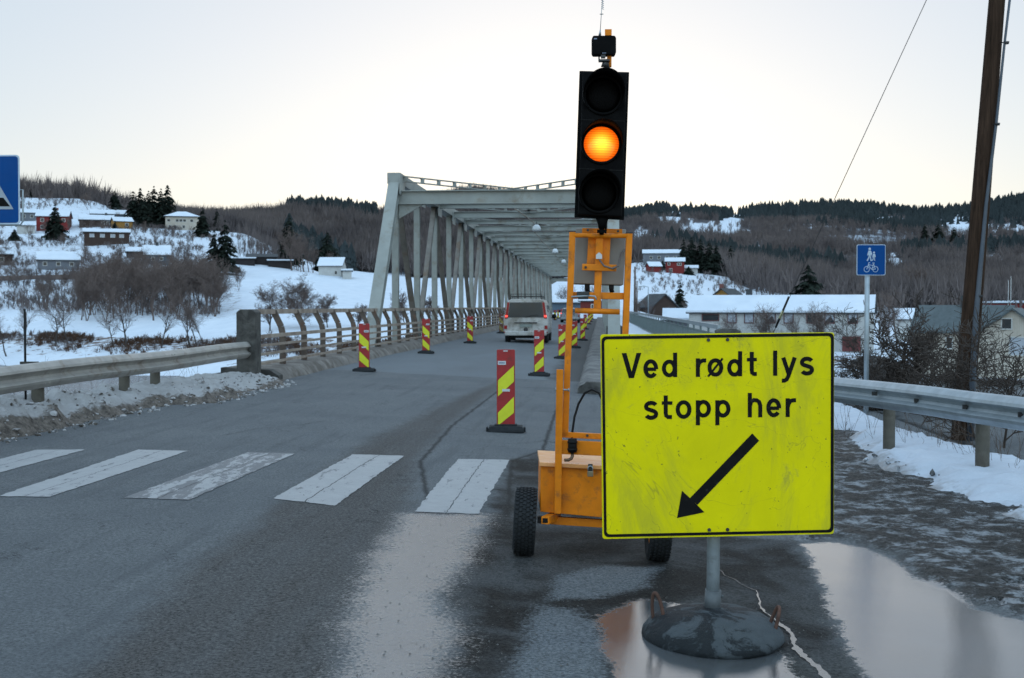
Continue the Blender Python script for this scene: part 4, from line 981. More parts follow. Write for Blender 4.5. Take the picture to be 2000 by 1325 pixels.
o = q.build('bars', M['greenrail'], fw); o['kind'] = 'stuff'
# hanging lamps and their cable
M['dome'] = pm('lamp_dome', (.62, .66, .68), .35, 0, .1, 5)
for k in range(7):
    y = 55 + 22.5 * k if k else 55.0
    y = [55, 78, 96, 117, 138, 157][k] if k < 6 else None
    if y is None: break
    z = 5.28
    t = thing('hanging_lamp', 'white dome lamp hanging under the truss, number %d' % (k + 1), 'lamp', (-3.0, y, z))
    t['label'] = ['largest white dome lamp hanging just beyond the first bracing', 'second largest white dome lamp on the truss cable', 'third white dome lamp along the truss cable', 'fourth white dome lamp along the truss cable', 'fifth tiny white dome lamp on the truss cable', 'smallest white dome lamp deep in the bridge'][k]
    t['group'] = 'dome lamps under the truss'
    MB().lathe([(.02, .24), (.09, .23), (.17, .15), (.205, .04), (.21, -.03), (.19, -.06), (.02, -.08)], n=20).build('shade', M['dome'], t)
    MB().tube([(0, 0, .22), (0, 0, ZT - z - .3)], .02, 6).build('stem', M['dark_steel'], t)
cb = MB()
pts = []
for k in range(0, 30): y = 46.5 + k * 4.65; pts.append((-3.4 + .35 * math.sin(k * 1.0) * (1 if k < 3 else .1), y, 5.55 - (.06 if k % 2 else 0)))
tag(cb.tube(pts, .022, 5).build('lamp_cable', M['tan']), 'pale cable strung under the truss between the dome lamps', 'cable')
# ================================================================ guardrails
def wbeam(m, path, face, zt):
    """W profile swept along path (xy list); face = +1 bulges towards +normal"""
    pr = [(.0, 0.0), (.03, -.012), (.075, -.06), (.085, -.09), (.03, -.125), (.012, -.155), (.03, -.185), (.085, -.22), (.075, -.25), (.03, -.298), (.0, -.31)]
    pr2 = pr + [(a - .006, z) for a, z in pr[::-1]]
    k = len(pr2); V = []
    for i, (x, y) in enumerate(path):
        a = Vector(path[max(0, i - 1)]); b = Vector(path[min(len(path) - 1, i + 1)]); t = (b - a).normalized(); nx, ny = -t.y * face, t.x * face
        zt_ = zt(x, y) if callable(zt) else zt
        for u, z in pr2: V.append((x + nx * u, y + ny * u, zt_ + z))
    n_ = len(path)
    m.add(V, [(i * k + j, i * k + (j + 1) % k, (i + 1) * k + (j + 1) % k, (i + 1) * k + j) for i in range(n_ - 1) for j in range(k)], False)
    m.f += [tuple(range(len(m.v) - k * n_, len(m.v) - k * n_ + k)), tuple(range(len(m.v) - k, len(m.v)))]; m.sm += [False, False]
    return m
gl = thing('guardrail', 'dirty tan crash barrier on the snow bank ending at the weathered concrete post', 'guardrail', (0, 0, 0))
zg = lambda x, y: .985 + .01 * math.sin(y)
for a_, b_ in ((-12, 5.2), (5.2, 9.2), (9.2, 13.35), (13.35, 17.45), (17.45, 21.35)):
    path = [(-6.62 + (.012 if i_ else 0), y) for i_, y in enumerate(np.linspace(a_, b_ + .12, 8))]
    m = wbeam(MB(), path, -1, zg)
    for dy in (-.10, .02):
        for zz in (-.075, -.235): m.box((-6.62 + .085, b_ + dy, .985 + zz), (.02, .025, .02))
    m.build('beam', M['galv_dirty'], gl)
M['postwood'] = pm('wood_post', (.11, .10, .08), .85, 0, .3, 6, .4, 50, dirt=(.08, .07, .055), ds=6, da=.45)
for y in (3.5, 7.5, 11.2, 13.5, 16.05, 17.2):
    MB().lathe([(.075, -.6), (.075, .94), (.066, .955)], (-6.74, y, 0), 14).build('post', M['postwood'], gl)
gr_ = thing('guardrail', 'clean galvanised crash barrier behind the snow verge and yellow sign', 'guardrail', (0, 0, 0))
gp = [at(1400, 721, 18.4), at(1510, 727, 16.5), at(1632, 737, 14.4), at(1725, 745.5, 13.2), at(1820, 755, 12.1), at(1900, 765, 11.4), at(2000, 776, 10.55), at(2120, 790, 9.7), at(2300, 815, 8.6), at(2700, 870, 6.8)]
gxy = [(p.x, p.y) for p in gp]; gys = [p.y for p in gp][::-1]; gzs = [p.z for p in gp][::-1]
zgr = lambda x, y: float(np.interp(y, gys, gzs))
def resamp(pl, n_):
    t = np.linspace(0, len(pl) - 1, n_); return [(float(np.interp(u, range(len(pl)), [p[0] for p in pl])), float(np.interp(u, range(len(pl)), [p[1] for p in pl]))) for u in t]
full = resamp(gxy, 60)
for a_, b_ in ((0, 32), (31, 60)):
    wbeam(MB(), full[a_:b_], 1 if False else -1 if full[0][1] > full[-1][1] else 1, zgr).build('beam', M['galv'], gr_)
for px, d in ((1716, 13.45), (1896, 11.55), (1560, 15.9), (2110, 9.9)):
    p = at(px, 860, d); z0 = zgr(p.x, p.y)
    off = .0
    MB().lathe([(.068, -.7), (.068, z0 - .10), (.06, z0 - .09)], (p.x + .13, p.y + .05, 0), 16).build('post', M['postwood'], gr_)
for px, py, d in ((1708, 769, 13.3), (1791, 783, 12.4), (1886, 795, 11.5), (1995, 810, 10.6)):
    p = at(px, py, d - .04); MB().box(p, (.06, .02, .045)).tube([p + Vector((0, -.02, 0)), p + Vector((0, .04, 0))], .012, 8).build('bolt', M['dark_steel'], gr_)
# tall dark marker pole at the left barrier
t = thing('marker_pole', 'tall thin black snow marker pole fixed to the dirty barrier', 'pole', (-6.82, 13.36, .2))
MB().tube([(0, 0, 0), (0, 0, 1.42)], .014, 10).build('pole', M['black'], t); MB().box((.05, 0, .78), (.2, .07, .03)).build('bracket', M['dark_steel'], t)
# ================================================================ beacons
M['red'] = pm('beacon_red', (.30, .012, .014), .45, 0, .25, 6, dirt=(.13, .02, .02), ds=9, da=.38)
n = NT('reflective_yellow'); f = n.noise(6, 7, .7)
n.set(col=n.mix(n.lin(f, .25, .75), (.50, .52, .01), (.66, .68, .02)), rough=.45); M['yel'] = n.m
M['yel_dirty'] = pm('beacon_yellow_dirty', (.34, .27, .05), .6, 0, .3, 9, dirt=(.12, .09, .05), ds=12, da=.5)
M['red_dirty'] = pm('beacon_red_dirty', (.15, .045, .035), .7, 0, .3, 9, dirt=(.09, .06, .04), ds=12, da=.5)
M['label'] = pm('label_white', (.55, .56, .58), .5)
M['labelgrey'] = pm('label_print', (.18, .22, .3), .5)
def beacon(mirror=False, dirty=False):
    t = thing('road_beacon', None, 'beacon'); W, H, z0 = .24, 1.0, .085; T = .035; s = -1 if mirror else 1
    MB().prism([(-W / 2, -T / 2, z0 - .03), (W / 2, -T / 2, z0 - .03), (W / 2, -T / 2, z0 + H - .012), (W / 2 - .012, -T / 2, z0 + H), (-W / 2 + .012, -T / 2, z0 + H), (-W / 2, -T / 2, z0 + H - .012)], (0, T, 0)).build('plate', M['red_dirty' if dirty else 'red'], t, bevel=.004)
    m = MB()
    for q in ([(.07, .405), (.94, .21), (.94, .42), (.07, .615)], [(.07, .83), (.94, .62), (.94, .83), (.07, 1.0)]):
        pts = [Vector((s * (u - .5) * W, -T / 2 - .002, z0 + (1 - v) * H)) for u, v in q]
        m.prism(pts, (0, -.0025, 0)); m.prism([p + Vector((0, T + .004, 0)) for p in pts], (0, .0025, 0))
    m.build('stripe', M['yel_dirty' if dirty else 'yel'], t)
    m = MB()
    for u0, u1, v0, v1 in ((.06, .50, .15, .20), (.30, .72, .518, .55), (.36, .60, .012, .026)): m.box((s * ((u0 + u1) / 2 - .5) * W, -T / 2 - .007, z0 + (1 - (v0 + v1) / 2) * H), ((u1 - u0) * W, .003, (v1 - v0) * H))
    lb = m.build('label', M['label'], t)
    MB().box((s * (-.22) * W, -T / 2 - .0095, z0 + .825 * H), (.32 * W, .0015, .018)).build('print', M['labelgrey'], lb)
    b = MB().prism([(-.235, -.13, 0), (.235, -.13, 0), (.235, -.13, .05), (.19, -.10, .085), (-.19, -.10, .085), (-.235, -.13, .05)], (0, .04, 0))
    b.box((0, .03, .04), (.44, .24, .08)).box((0, -.01, .09), (.30, .10, .03)).box((.245, .0, .035), (.03, .12, .06)).box((-.245, .0, .035), (.03, .12, .06))
    b.build('base', M['rubber'], t, bevel=.008)
    return t
BE = [ # px, ground y, plate height px, mirrored, rot, dirty, label
 (988, 838, 149, 0, 0, 0, 'largest red and yellow striped beacon, standing in the lane beside the orange trailer'),
 (1053, 736, 83, 0, 0, 0, 'second largest striped beacon, overlapping the rear corner of the van'),
 (1098, 699, 62, 0, -8, 0, 'dull striped beacon partly hidden by the orange trailer frame'),
 (1122, 674, 49, 0, 0, 0, 'striped beacon seen inside the orange frame under the round bar'),
 (1138, 654, 40, 0, 10, 0, 'bright striped beacon next in the row inside the orange frame'),
 (1143, 644, 27, 0, 0, 0, 'small striped beacon half behind the bright one in the row'),
 (1150, 633, 21, 0, 0, 0, 'tiny striped beacon in the row before the dark kerb'), (1153, 629, 18, 0, 0, 0, 'tiny striped beacon second from the end of the kerb row'), (1157, 625, 15, 0, 0, 0, 'faint striped beacon near the end of the kerb row'), (1160, 622, 13, 0, 0, 0, 'farthest tiny beacon closing the kerb row'),
 (711, 724, 87, 1, 0, 0, 'striped beacon with slanting stripes in front of the inclined end post'),
 (832, 690, 63, 1, 0, 0, 'striped beacon at the kerb before the truss verticals'), (918, 668, 49, 1, 0, 0, 'striped beacon at the kerb a little behind the van'),
 (979, 650, 36, 1, 0, 1, 'dirt-covered beacon hidden beside the van rear corner'),
 (1084, 624, 18, 1, 0, 0, 'small striped beacon beyond the wing mirror of the van'), (1090, 622, 16, 1, 0, 0, 'middle one of the small beacons past the wing mirror'), (1097, 620, 14, 1, 0, 0, 'smallest beacon past the wing mirror beside the far car')]
pb = {}
for px, gy_, hp, mir, rz_, dirty, lab in BE:
    key = (mir, dirty)
    if key not in pb: pb[key] = beacon(mir, dirty); o = pb[key]
    else: o = copy_tree(pb[key])
    d = F / hp; v = at(px, 599, d); o.location = (v.x, v.y, zr(v.x)); o.rotation_euler = (0, 0, R(4.3 + rz_)); tag(o, lab, 'beacon', 'striped beacons narrowing the road')
# ================================================================ vehicles
M['vanpaint'] = pm('van_paint', (.50, .50, .485), .35, .2, .12, 3, dirt=(.25, .235, .21), ds=1.6, da=.5)
M['tail'] = pm('tail_lens', (.30, .012, .015), .2)
M['brake'] = emit('brake_light', (1, .07, .05), .55, (.5, .02, .02))
M['carglass'] = pm('car_glass', (.035, .045, .05), .12, 0, .2, 1)
M['plate_'] = pm('number_plate', (.22, .25, .23), .6)
M['carpaint'] = pm('car_paint', (.30, .32, .34), .3, .4, .1, 2)
def loft(m, secs, cap=True, smooth=True):
    k = len(secs[0]); V = [p for s_ in secs for p in s_]
    m.add(V, [(i * k + j, i * k + (j + 1) % k, (i + 1) * k + (j + 1) % k, (i + 1) * k + j) for i in range(len(secs) - 1) for j in range(k)], smooth)
    o = len(m.v) - len(V)
    m.f += [tuple(o + j for j in range(k)), tuple(o + (len(secs) - 1) * k + j for j in range(k))]; m.sm += [False, False]
def vehicle(label, name, px, d, s, paint, van=True):
    v = at(px, 599, d); t = thing(name, label, 'van' if van else 'car', (v.x, v.y, zr(v.x)), 0)
    W = .95; H = 1.90 if van else 1.46; belt = 1.08 if van else .95
    half = [(0, H), (.62, H - .02), (.76, H - .08), (.83, H - .22), (.90, belt + .25), (W, belt), (W + .005, .72), (W - .02, .40), (W - .10, .34), (0, .34)]
    def sec(y, fw=1, ft=1, zc=None):
        r = []
        for x, z in half + [(-x, z) for x, z in half[1:-1]][::-1]:
            zz = z
            if zc is not None and z > belt: zz = belt + (z - belt) * zc
            k_ = ft if z > belt else fw
            r.append((x * k_, y, zz))
        return r
    m = MB()
    if van: loft(m, [sec(.10, .93, .93, .97), sec(0.02, .97, .95, .985), sec(.10, .995, .985), sec(.35), sec(2.9), sec(3.5, 1, .93, .92), sec(4.0, .99, .85, .18), sec(4.55, .94, .8, .02), sec(4.75, .80, .7, .0)][1:])
    else: loft(m, [sec(.0, .93, .80, .0), sec(.12, .98, .85, .25), sec(.5, 1, .92, .93), sec(1.0, 1, .95), sec(2.2, 1, .93, .98), sec(3.1, 1, .8, .1), sec(4.0, .96, .8, .0), sec(4.3, .8, .7, 0)])
    bd = m.build('body', paint, t)
    y = .0
    rake = .10 if van else .42
    # rear window and tailgate seam
    z0, z1 = (1.10, 1.74) if van else (.98, 1.34)
    yt = -.012 if van else rake * .6
    m = MB().prism([(-.76, -.012, z0), (.76, -.012, z0), (.68, yt, z1), (-.68, yt, z1)], (0, .05, 0))
    m.build('rear_window', M['carglass'], t, bevel=.015)
    MB().tube([(0, -.03, z0 + .0), (.28, -.03, z0 + .09), (.5, -.025, z0 + .10)], .010, 6).build('wiper', M['black'], t)
    MB().box((0, -.035, .87), (.96, .05, .045)).build('handle_trim', M['dark_steel'], t)
    MB().box((0, -.02, .75), (.54, .02, .13)).build('number_plate', M['plate_'], t)
    MB().lathe([(.02, 0), (.085, .008), (.09, .02)], (0, -.03, .58), 16, 'y').build('emblem', M['dark_steel'], t)
    for s_ in (-1, 1):
        MB().prism([(s_ * .775, -.014, 1.05), (s_ * .90, -.008, 1.05), (s_ * .79, yt - .002, z1), (s_ * .70, yt - .002, z1)], (0, .06, 0)).build('tail_light', M['tail'], t)
        MB().box((s_ * .83, -.02, 1.15 if van else .92), (.10, .03, .07)).build('brake_light', M['brake'], t)
        MB().box((s_ * .86, -.02, .68), (.13, .03, .15)).build('tail_light', M['tail'], t)
        MB().box((s_ * .86, -.025, .47), (.15, .03, .045)).build('reflector', M['tail'], t)
        if van:
            MB().prism([(s_ * .905, .55, 1.15), (s_ * .905, 1.6, 1.15), (s_ * .865, 1.6, 1.62), (s_ * .865, .6, 1.62)], (s_ * .012, 0, 0)).build('side_window', M['carglass'], t)
        MB().prism([(s_ * .905, 2.2, 1.15), (s_ * .905, 3.2, 1.15), (s_ * .85, 3.0, 1.60 if van else 1.36), (s_ * .86, 2.2, 1.60 if van else 1.36)], (s_ * .012, 0, 0)).build('side_window', M['carglass'], t)
        mm = MB().lathe([(.02, -.05), (.09, -.04), (.11, .0), (.09, .05), (.02, .06)], (s_ * 1.08, 3.2, 1.12), 12, 'y'); mm.box((s_ * .98, 3.22, 1.06), (.14, .04, .05)); mm.build('wing_mirror', M['black'], t)
        for yw in (.75, 3.75):
            tr = MB().lathe([(.20, -.1), (.30, -.105), (.325, -.07), (.325, .07), (.30, .105), (.20, .1)], (s_ * .82, yw, .325), 20, 'x').build('tyre', M['rubber'], t)
            MB().lathe([(.02, .03 * s_), (.17, .05 * s_), (.2, .09 * s_)], (s_ * .82, yw, .325), 14, 'x').build('rim', M['galv_dirty'], tr)
    MB().box((0, .0, .42), (1.78, .16, .20)).build('rear_bumper', paint, t, bevel=.04)
    MB().box((0, 2.2, .30), (1.5, 4.0, .14)).box((0, .25, .27), (1.1, .2, .12)).build('underbody', M['black'], t)
    MB().tube([(.42, .1, .24), (.42, -.02, .23)], .03, 8).build('exhaust', M['dark_steel'], t)
    if van:
        rk = MB()
        for xx in (-.66, .66): rk.beam((xx, .25, H + .10), (xx, 2.7, H + .10), .035, .035)
        for yy_ in np.linspace(.25, 2.7, 8): rk.beam((-.66, yy_, H + .10), (.66, yy_, H + .10), .03, .03)
        for xx in (-.66, .66):
            for yy_ in (.3, 1.4, 2.6): rk.beam((xx, yy_, H - .06), (xx, yy_, H + .1), .03, .03)
        rk.beam((-.66, .25, H + .19), (.66, .25, H + .19), .025, .025)
        for xx in (-.66, .66): rk.beam((xx, .25, H + .1), (xx, .25, H + .2), .025, .025)
        rk.build('roof_rack', M['dark_steel'], t)
    return t
vehicle('dirty silver van with a roof rack driving away over the bridge', 'van', 1027, 49.5, 1, M['vanpaint'])
vehicle('small pale car with a lit tail light far ahead on the bridge', 'car', 1113, 112, 1, M['carpaint'], False)
# ================================================================ orange signal trailer (leans to the right with the road's crossfall)
TD = 7.85
def T(px, py, dd=0): return at(px, py, TD + dd)
def pbar(m, p0, p1, wpx=11, depth=.045, dd=0, w=None):
    a, b = T(*p0, dd), T(*p1, dd); m.beam(a, b, wpx * TD / F if w is None else w, depth, tuple(ray(1000, 662).normalized())); return m
tr = thing('signal_trailer', 'orange two-wheeled trailer frame carrying the portable traffic light', 'trailer', (0, 0, 0))
OM = M['orange']
def fbar(name, p0, p1, wpx=11, depth=.045, dd=0, mat=None, bevel=.003):
    # width lies in the picture plane: up vector along the view direction
    m = MB(); a, b = T(*p0, dd), T(*p1, dd); up = (RM @ Vector((0, 0, 1)))
    m.beam(a, b, wpx * TD / F, depth, tuple(up)); return m.build(name, mat or OM, tr, bevel=bevel)
fbar('upright', (1093.5, 722), (1089, 1003), 13, .05, -.06)
fbar('upright', (1118, 452), (1103.5, 852), 12)
fbar('upright', (1229, 455), (1213, 860), 12)
fbar('upright', (1222, 730), (1214, 1008), 13, .05, -.06)
fbar('cross_bar', (1098, 849), (1216, 855), 11)
fbar('cross_plate', (1092, 873), (1216, 879), 27, .03, -.05)
fbar('cross_bar', (1112, 577), (1224, 579), 13, .04, .03)
fbar('cross_bar', (1137, 451), (1215, 453), 10, .03, .06)
fbar('mast_plate', (1171, 460), (1168, 517), 44, .02, .05)
fbar('mast', (1171, 452), (1166, 608), 14, .04, .02)
fbar('cross_plate', (1137, 522), (1204, 524), 13, .02, -.01)
MB().tube([T(1120, 460, -.01), T(1226, 461, -.01)], .016, 12).build('top_tube', OM, tr)
MB().tube([T(1123, 607, -.03), T(1210, 609.5, -.03)], .019, 12).build('low_tube', OM, tr)
for px, py in ((1118, 452.5), (1229, 455.5)): MB().box(T(px, py), (.046, .05, .008)).build('end_cap', M['dark_steel'], tr)
q = MB()
for px, py in ((1144, 522.5), (1198, 524), (1148, 450), (1207, 452), (1147, 851)): q.tube([T(px, py, -.035), T(px, py, .0)], .009, 10)
q.build('bolts', M['dark_steel'], tr)
# pivot bolt ends at the hinge
q = MB(); q.tube([T(1087, 761, -.06), T(1112, 762, -.06)], .006, 8); q.lathe([(.012, -.004), (.012, .004)], T(1086, 761, -.06), 8, 'x'); q.lathe([(.012, -.004), (.012, .004)], T(1111, 762, -.06), 8, 'x'); q.build('hinge_bolt', M['galv'], tr)
# control cabinet behind the mast
M['cab'] = pm('cabinet_beige', (.25, .235, .21), .6, 0, .12, 3, dirt=(.16, .10, .06), ds=5, da=.33)
c4 = [T(1125, 446, .10), T(1223, 448, .10), T(1218, 557, .10), T(1121, 554, .10)]
cabn = MB().prism(c4, (RM @ Vector((0, 0, -1))) * .16).build('cabinet', M['cab'], tr, bevel=.006)
q = MB()
for px in (1147, 1194): q.tube([T(px, 553, .14), T(px, 566, .14), T(px + 2, 572, .14)], .016, 8); q.box(T(px, 560, .14), (.035, .05, .035))
q.build('cable_gland', M['black'], tr)
MB().tube([T(1171, 508, -.03), T(1180, 520, -.05), T(1196, 525, -.05), T(1207, 520, -.03), T(1211, 505, .02), T(1214, 494, .06), T(1222, 487, .1)], .0065, 8).build('cable', pm('grey_cable', (.12, .10, .09), .5), tr)
q = MB(); q.prism([T(1164, 506, -.03), T(1176, 506, -.03), T(1176, 498, -.03), T(1170, 493, -.03), T(1164, 498, -.03)], (0, .01, 0)); q.build('bracket', M['label'], tr)
# latch hardware
q = MB(); q.box(T(1139, 574, -.03), (.085, .05, .028)); q.box(T(1139, 582, -.03), (.07, .03, .02)); q.build('latch', M['dark_steel'], tr, bevel=.004)
MB().tube([T(1116, 580, -.05), T(1150, 578, -.05), T(1162, 579, -.05), T(1165, 586, -.05)], .006, 8).build('latch_rod', M['galv'], tr)
# black hose
MB().tube([T(1117, 858, -.02), T(1118, 843, 0), T(1122, 815, .05), T(1130, 789, .06), T(1142, 768, .06), T(1156, 761, .06), T(1170, 768, .06), T(1180, 790, .06), T(1185, 830, .05)], .008, 8).build('hose', M['black'], tr)
q = MB(); q.tube([T(1118, 857, -.09), T(1118, 884, -.09)], .030, 14); q.tube([T(1118, 862, -.09), T(1118, 866, -.09)], .034, 14); q.tube([T(1118, 876, -.09), T(1118, 880, -.09)], .034, 14); q.build('jack_screw', M['black'], tr)
MB().tube([T(1118, 884, -.09), T(1118, 891, -.10), T(1116, 896, -.11), T(1110, 899, -.12), T(1103, 899, -.13)], .011, 8).build('crank', pm('crank_steel', (.12, .07, .04), .5, .4), tr)
# battery box
bx0, bx1 = 1056, 1252
nrm = Vector((RM @ Vector((0, 0, -1)))); nrm.z = 0; nrm.normalize()
A = T(bx0, 908, -.02); B = T(bx1, 918, -.02); Cc = T(bx1 - 3, 1018, -.02); D_ = T(bx0 - 1, 1000, -.02)
box = MB().prism([A, B, Cc, D_], nrm * .60).build('battery_box', OM, tr, bevel=.004)
A2, B2 = T(1054, 903, -.05), T(1254, 914, -.05); A3, B3 = T(1054, 911, -.05), T(1254, 922, -.05)
n = NT('orange_lid'); f = n.noise(4, 6, .6)
n.set(col=n.mix(n.lin(f, .3, .7), (.62, .25, .07), (.74, .36, .14)), rough=n.lin(n.noise(7, 5), .3, .7, .22, .5), ior=1.5); M['lid'] = n.m
lid = MB().prism([A2, B2, B3, A3], nrm * .65).build('lid', M['lid'], box, bevel=.004)
pl = MB(); pl.box(T(1153, 926, -.10), (.040, .018, .036)); pl.build('padlock', pm('brass', (.30, .24, .15), .4, .7), box, bevel=.004)
pl = MB(); pl.tube([T(1148.5, 920, -.10), T(1148.5, 914, -.10), T(1150, 911.5, -.10), T(1153, 910.5, -.10), T(1156, 911.5, -.10), T(1157.5, 914, -.10), T(1157.5, 920, -.10)], .0035, 8); pl.build('shackle', M['galv'], box)
MB().box(T(1153, 914, -.085), (.03, .01, .05)).build('hasp', M['dark_steel'], box)
# chassis
q = MB(); a, b = T(1050, 1015, .08), T(1262, 1027, .08); q.beam(a, b, .045, .045); q.build('axle', M['dark_steel'], tr)
fbar('chassis_bar', (1076, 1016), (1245, 1027), 15, .05, .05, bevel=.002)
q = MB(); a = T(1065, 1017, -.16); b = T(1088, 1006, .12); q.beam(a, b, .055, .05); q.build('chassis_stub', OM, tr, bevel=.002)
MB().box(a + (a - b).normalized() * .002, (.035, .006, .030)).build('stub_opening', M['black'], tr)
# wheels with block tread
def wheel(cpx, cpy, dd, r=.222, w_=.15):
    c = T(cpx, cpy, dd); prof_ = [(.12, -w_ * .36), (.165, -w_ * .47), (.195, -w_ * .5), (.213, -w_ * .42), (.222, -w_ * .25), (.224, 0), (.222, w_ * .25), (.213, w_ * .42), (.195, w_ * .5), (.165, w_ * .47), (.12, w_ * .36)]
    sc_ = r / .224
    m = MB().lathe([(a_ * sc_, b_) for a_, b_ in prof_], (0, 0, 0), 48, 'x')
    rot = Matrix.Rotation(R(-3.0), 4, 'Y')
    e = bpy.data.objects.new('wheel', None); C.objects.link(e); e.parent = tr; e.location = c; e.rotation_euler = (0, R(3.0), R(3))
    m.build('tyre', M['rubber'], e)
    tb_ = MB(); N = 44
    for i in range(N):
        a_ = 2 * math.pi * i / N
        for j, x_ in enumerate((-.055, -.030, -.006, .018, .042, .062)):
            aa = a_ + (.07 if j % 2 else 0); rr = r + .002 - (.006 if abs(x_) > .05 else 0)
            mt = Matrix.Rotation(aa, 3, 'X') @ Matrix.Rotation(.35 if j % 2 else -.35, 3, 'Z')
            tb_.box(Matrix.Rotation(aa, 3, 'X') @ Vector((x_ * w_ / .15, 0, rr)), (.019, .019, .009), mt)
    tb_.build('tread', M['rubber'], e)
    MB().lathe([(.01, -.02), (.10, -.03), (.118, -.052), (.135, -.055)], (0, 0, 0), 24, 'x').build('rim', OM, e)
wheel(1025, 1017.5, .05); wheel(1286, 1029.5, .05, .222)
# ---------------------------------------------------------------- traffic light
tl = thing('traffic_light', 'black portable traffic light with its middle amber lamp lit', 'traffic light', (0, 0, 0))
SD = 7.75
def S(px, py, dd=0): return at(px, py, SD + dd)
vd = (RM @ Vector((0, 0, -1)))
TLc, TRc, BRc, BLc = (1132, 138.5), (1229, 141), (1219, 430), (1122, 425)
M['blk'] = pm('signal_black', (.0035, .0035, .0038), .75, 0, .3, 5, .05, 90, spec=.08)
MB().prism([S(*TLc), S(*TRc), S(*BRc), S(*BLc)], vd * .018).build('backboard', M['blk'], tl, bevel=.004)
def on(u, v): # u,v in unit square of the backboard
    a = (TLc[0] * (1 - u) + TRc[0] * u, TLc[1] * (1 - u) + TRc[1] * u); b = (BLc[0] * (1 - u) + BRc[0] * u, BLc[1] * (1 - u) + BRc[1] * u)
    return (a[0] * (1 - v) + b[0] * v, a[1] * (1 - v) + b[1] * v)
q = MB(); q.prism([S(*on(.06, .015), -.001), S(*on(.94, .015), -.001), S(*on(.94, .985), -.001), S(*on(.06, .985), -.001)], -vd * .05); q.build('housing', M['blk'], tl, bevel=.01)
for k in range(2):
    v = (k + 1) / 3; a = S(*on(.05, v), -.052); b = S(*on(.95, v), -.052)
    MB().beam(a, b, .004, .004).build('seam', M['black'], tl)
lens_dark = NT('dark_lens'); f = lens_dark.vor(120); lens_dark.set(col=(.002, .0018, .0018), rough=.6, spec=.06); lens_dark.bump(f, .4, .004)
n = NT('amber_lens')
co = n.obj((1, 1, 1)); sp = n.n('ShaderNodeSeparateXYZ'); n.l(co, sp.inputs[0])
ln_ = n.n('ShaderNodeVectorMath', operation='LENGTH'); n.l(co, ln_.inputs[0])
g = n.step(ln_.outputs['Value'], .0, .118)
wv = n.op('FRACT', n.op('MULTIPLY', sp.outputs[2], 62.0)); wl = n.op('MULTIPLY', n.step(wv, .0, .25), n.step(wv, .75, 1.0, 1, 0))
wx = n.op('FRACT', n.op('MULTIPLY', sp.outputs[0], 105.0)); wl2 = n.step(n.op('ABSOLUTE', n.op('SUBTRACT', wx, .5)), .38, .5, 1, .72)
colr = n.mix(g, (1, .60, .02), (1, .12, .003))
n.set(col=(.3, .1, .01), rough=.3); n.put(n.b.inputs['Emission Color'], colr)
n.put(n.b.inputs['Emission Strength'], n.op('MULTIPLY', n.op('MULTIPLY', n.mixf(wl, .55, 1.0), wl2), n.mixf(g, .62, .24)))
AMB = n.m
for k, (cx, cy) in enumerate(((1178, 186), (1174.5, 282), (1170, 378))):
    c = S(cx, cy, -.055); rl_ = .117
    e = MB(); 
    # local frame: object located at the lens centre, lens faces the camera (-y local)
    m = MB().lathe([(.001, -.030), (.05, -.026), (.09, -.014), (rl_, .0)], (0, 0, 0), 40, 'y')
    o = m.build('lens', AMB if k == 1 else lens_dark.m, tl); o.location = c; o.rotation_euler = (R(-1.6), R(1.8), R(4.3))
    tag(o, ['unlit dark upper lens', 'lit amber lens', 'unlit dark lower lens'][k])
    V = []; N = 40; m = MB()                         # tunnel visor, longer on top, open below
    angs = np.linspace(R(-42), R(222), N); rv = .137
    for a in angs:
        L = .20 * (.30 + .70 * max(0, math.sin(a)) ** .6) if math.sin(a) > 0 else .06 * (1 + math.sin(a) * .6)
        for r_, l_ in ((rv, 0), (rv, -L), (rv - .004, -L), (rv - .004, 0)): V.append((r_ * math.cos(a), l_, r_ * math.sin(a)))
    m.add(V, [(i * 4 + j, i * 4 + (j + 1) % 4, (i + 1) * 4 + (j + 1) % 4, (i + 1) * 4 + j) for i in range(N - 1) for j in range(4)], True)
    o = m.build('visor', M['blk'], tl); o.location = c; o.rotation_euler = (R(-1.6), R(1.8), R(4.3))
    m = MB().lathe([(rl_ - .002, .0), (rl_ + .012, -.012), (rl_ + .018, .0)], (0, 0, 0), 40, 'y'); o = m.build('lens_ring', M['blk'], tl); o.location = c; o.rotation_euler = (R(-1.6), R(1.8), R(4.3))
q = MB(); q.tube([S(1176, 427, .02), S(1176, 438, .02), S(1175, 447, .03)], [.045, .030, .022], 12); q.tube([S(1175, 436, .02), S(1175, 458, .05)], .016, 10); q.tube([S(1184, 436, 0), S(1183, 456, .03)], .006, 6); q.box(S(1175, 452, .03), (.06, .05, .02)); q.build('mounting_knuckle', M['blk'], tl)
# radio detector on top with aerial
rd = thing('radio_unit', 'small black detector box with a whip aerial on top of the light', 'radio unit', (0, 0, 0))
MB().prism([S(1156.5, 74), S(1159, 69.5), S(1201, 69.5), S(1203.5, 74), S(1203.5, 103), S(1201, 107), S(1159, 107), S(1156.5, 103)], vd * .07).build('box', M['blk'], rd, bevel=.006)
q = MB(); q.box(S(1188, 65, .03), (.045, .05, .04)); q.box(S(1190, 118, .05), (.03, .03, .09)); q.tube([S(1188, 115, .05), S(1190, 132, .05)], .012, 8); q.build('mount', M['orange'], rd)
q = MB(); q.box(S(1180, 119, .02), (.075, .05, .012)); q.tube([S(1170, 107, .03), S(1170, 120, .02)], .005, 6); q.tube([S(1183, 119, .02), S(1182, 132, .03)], [.018, .03], 10); q.box(S(1178, 111, .02), (.03, .04, .018)); q.build('bracket', M['dark_steel'], rd)
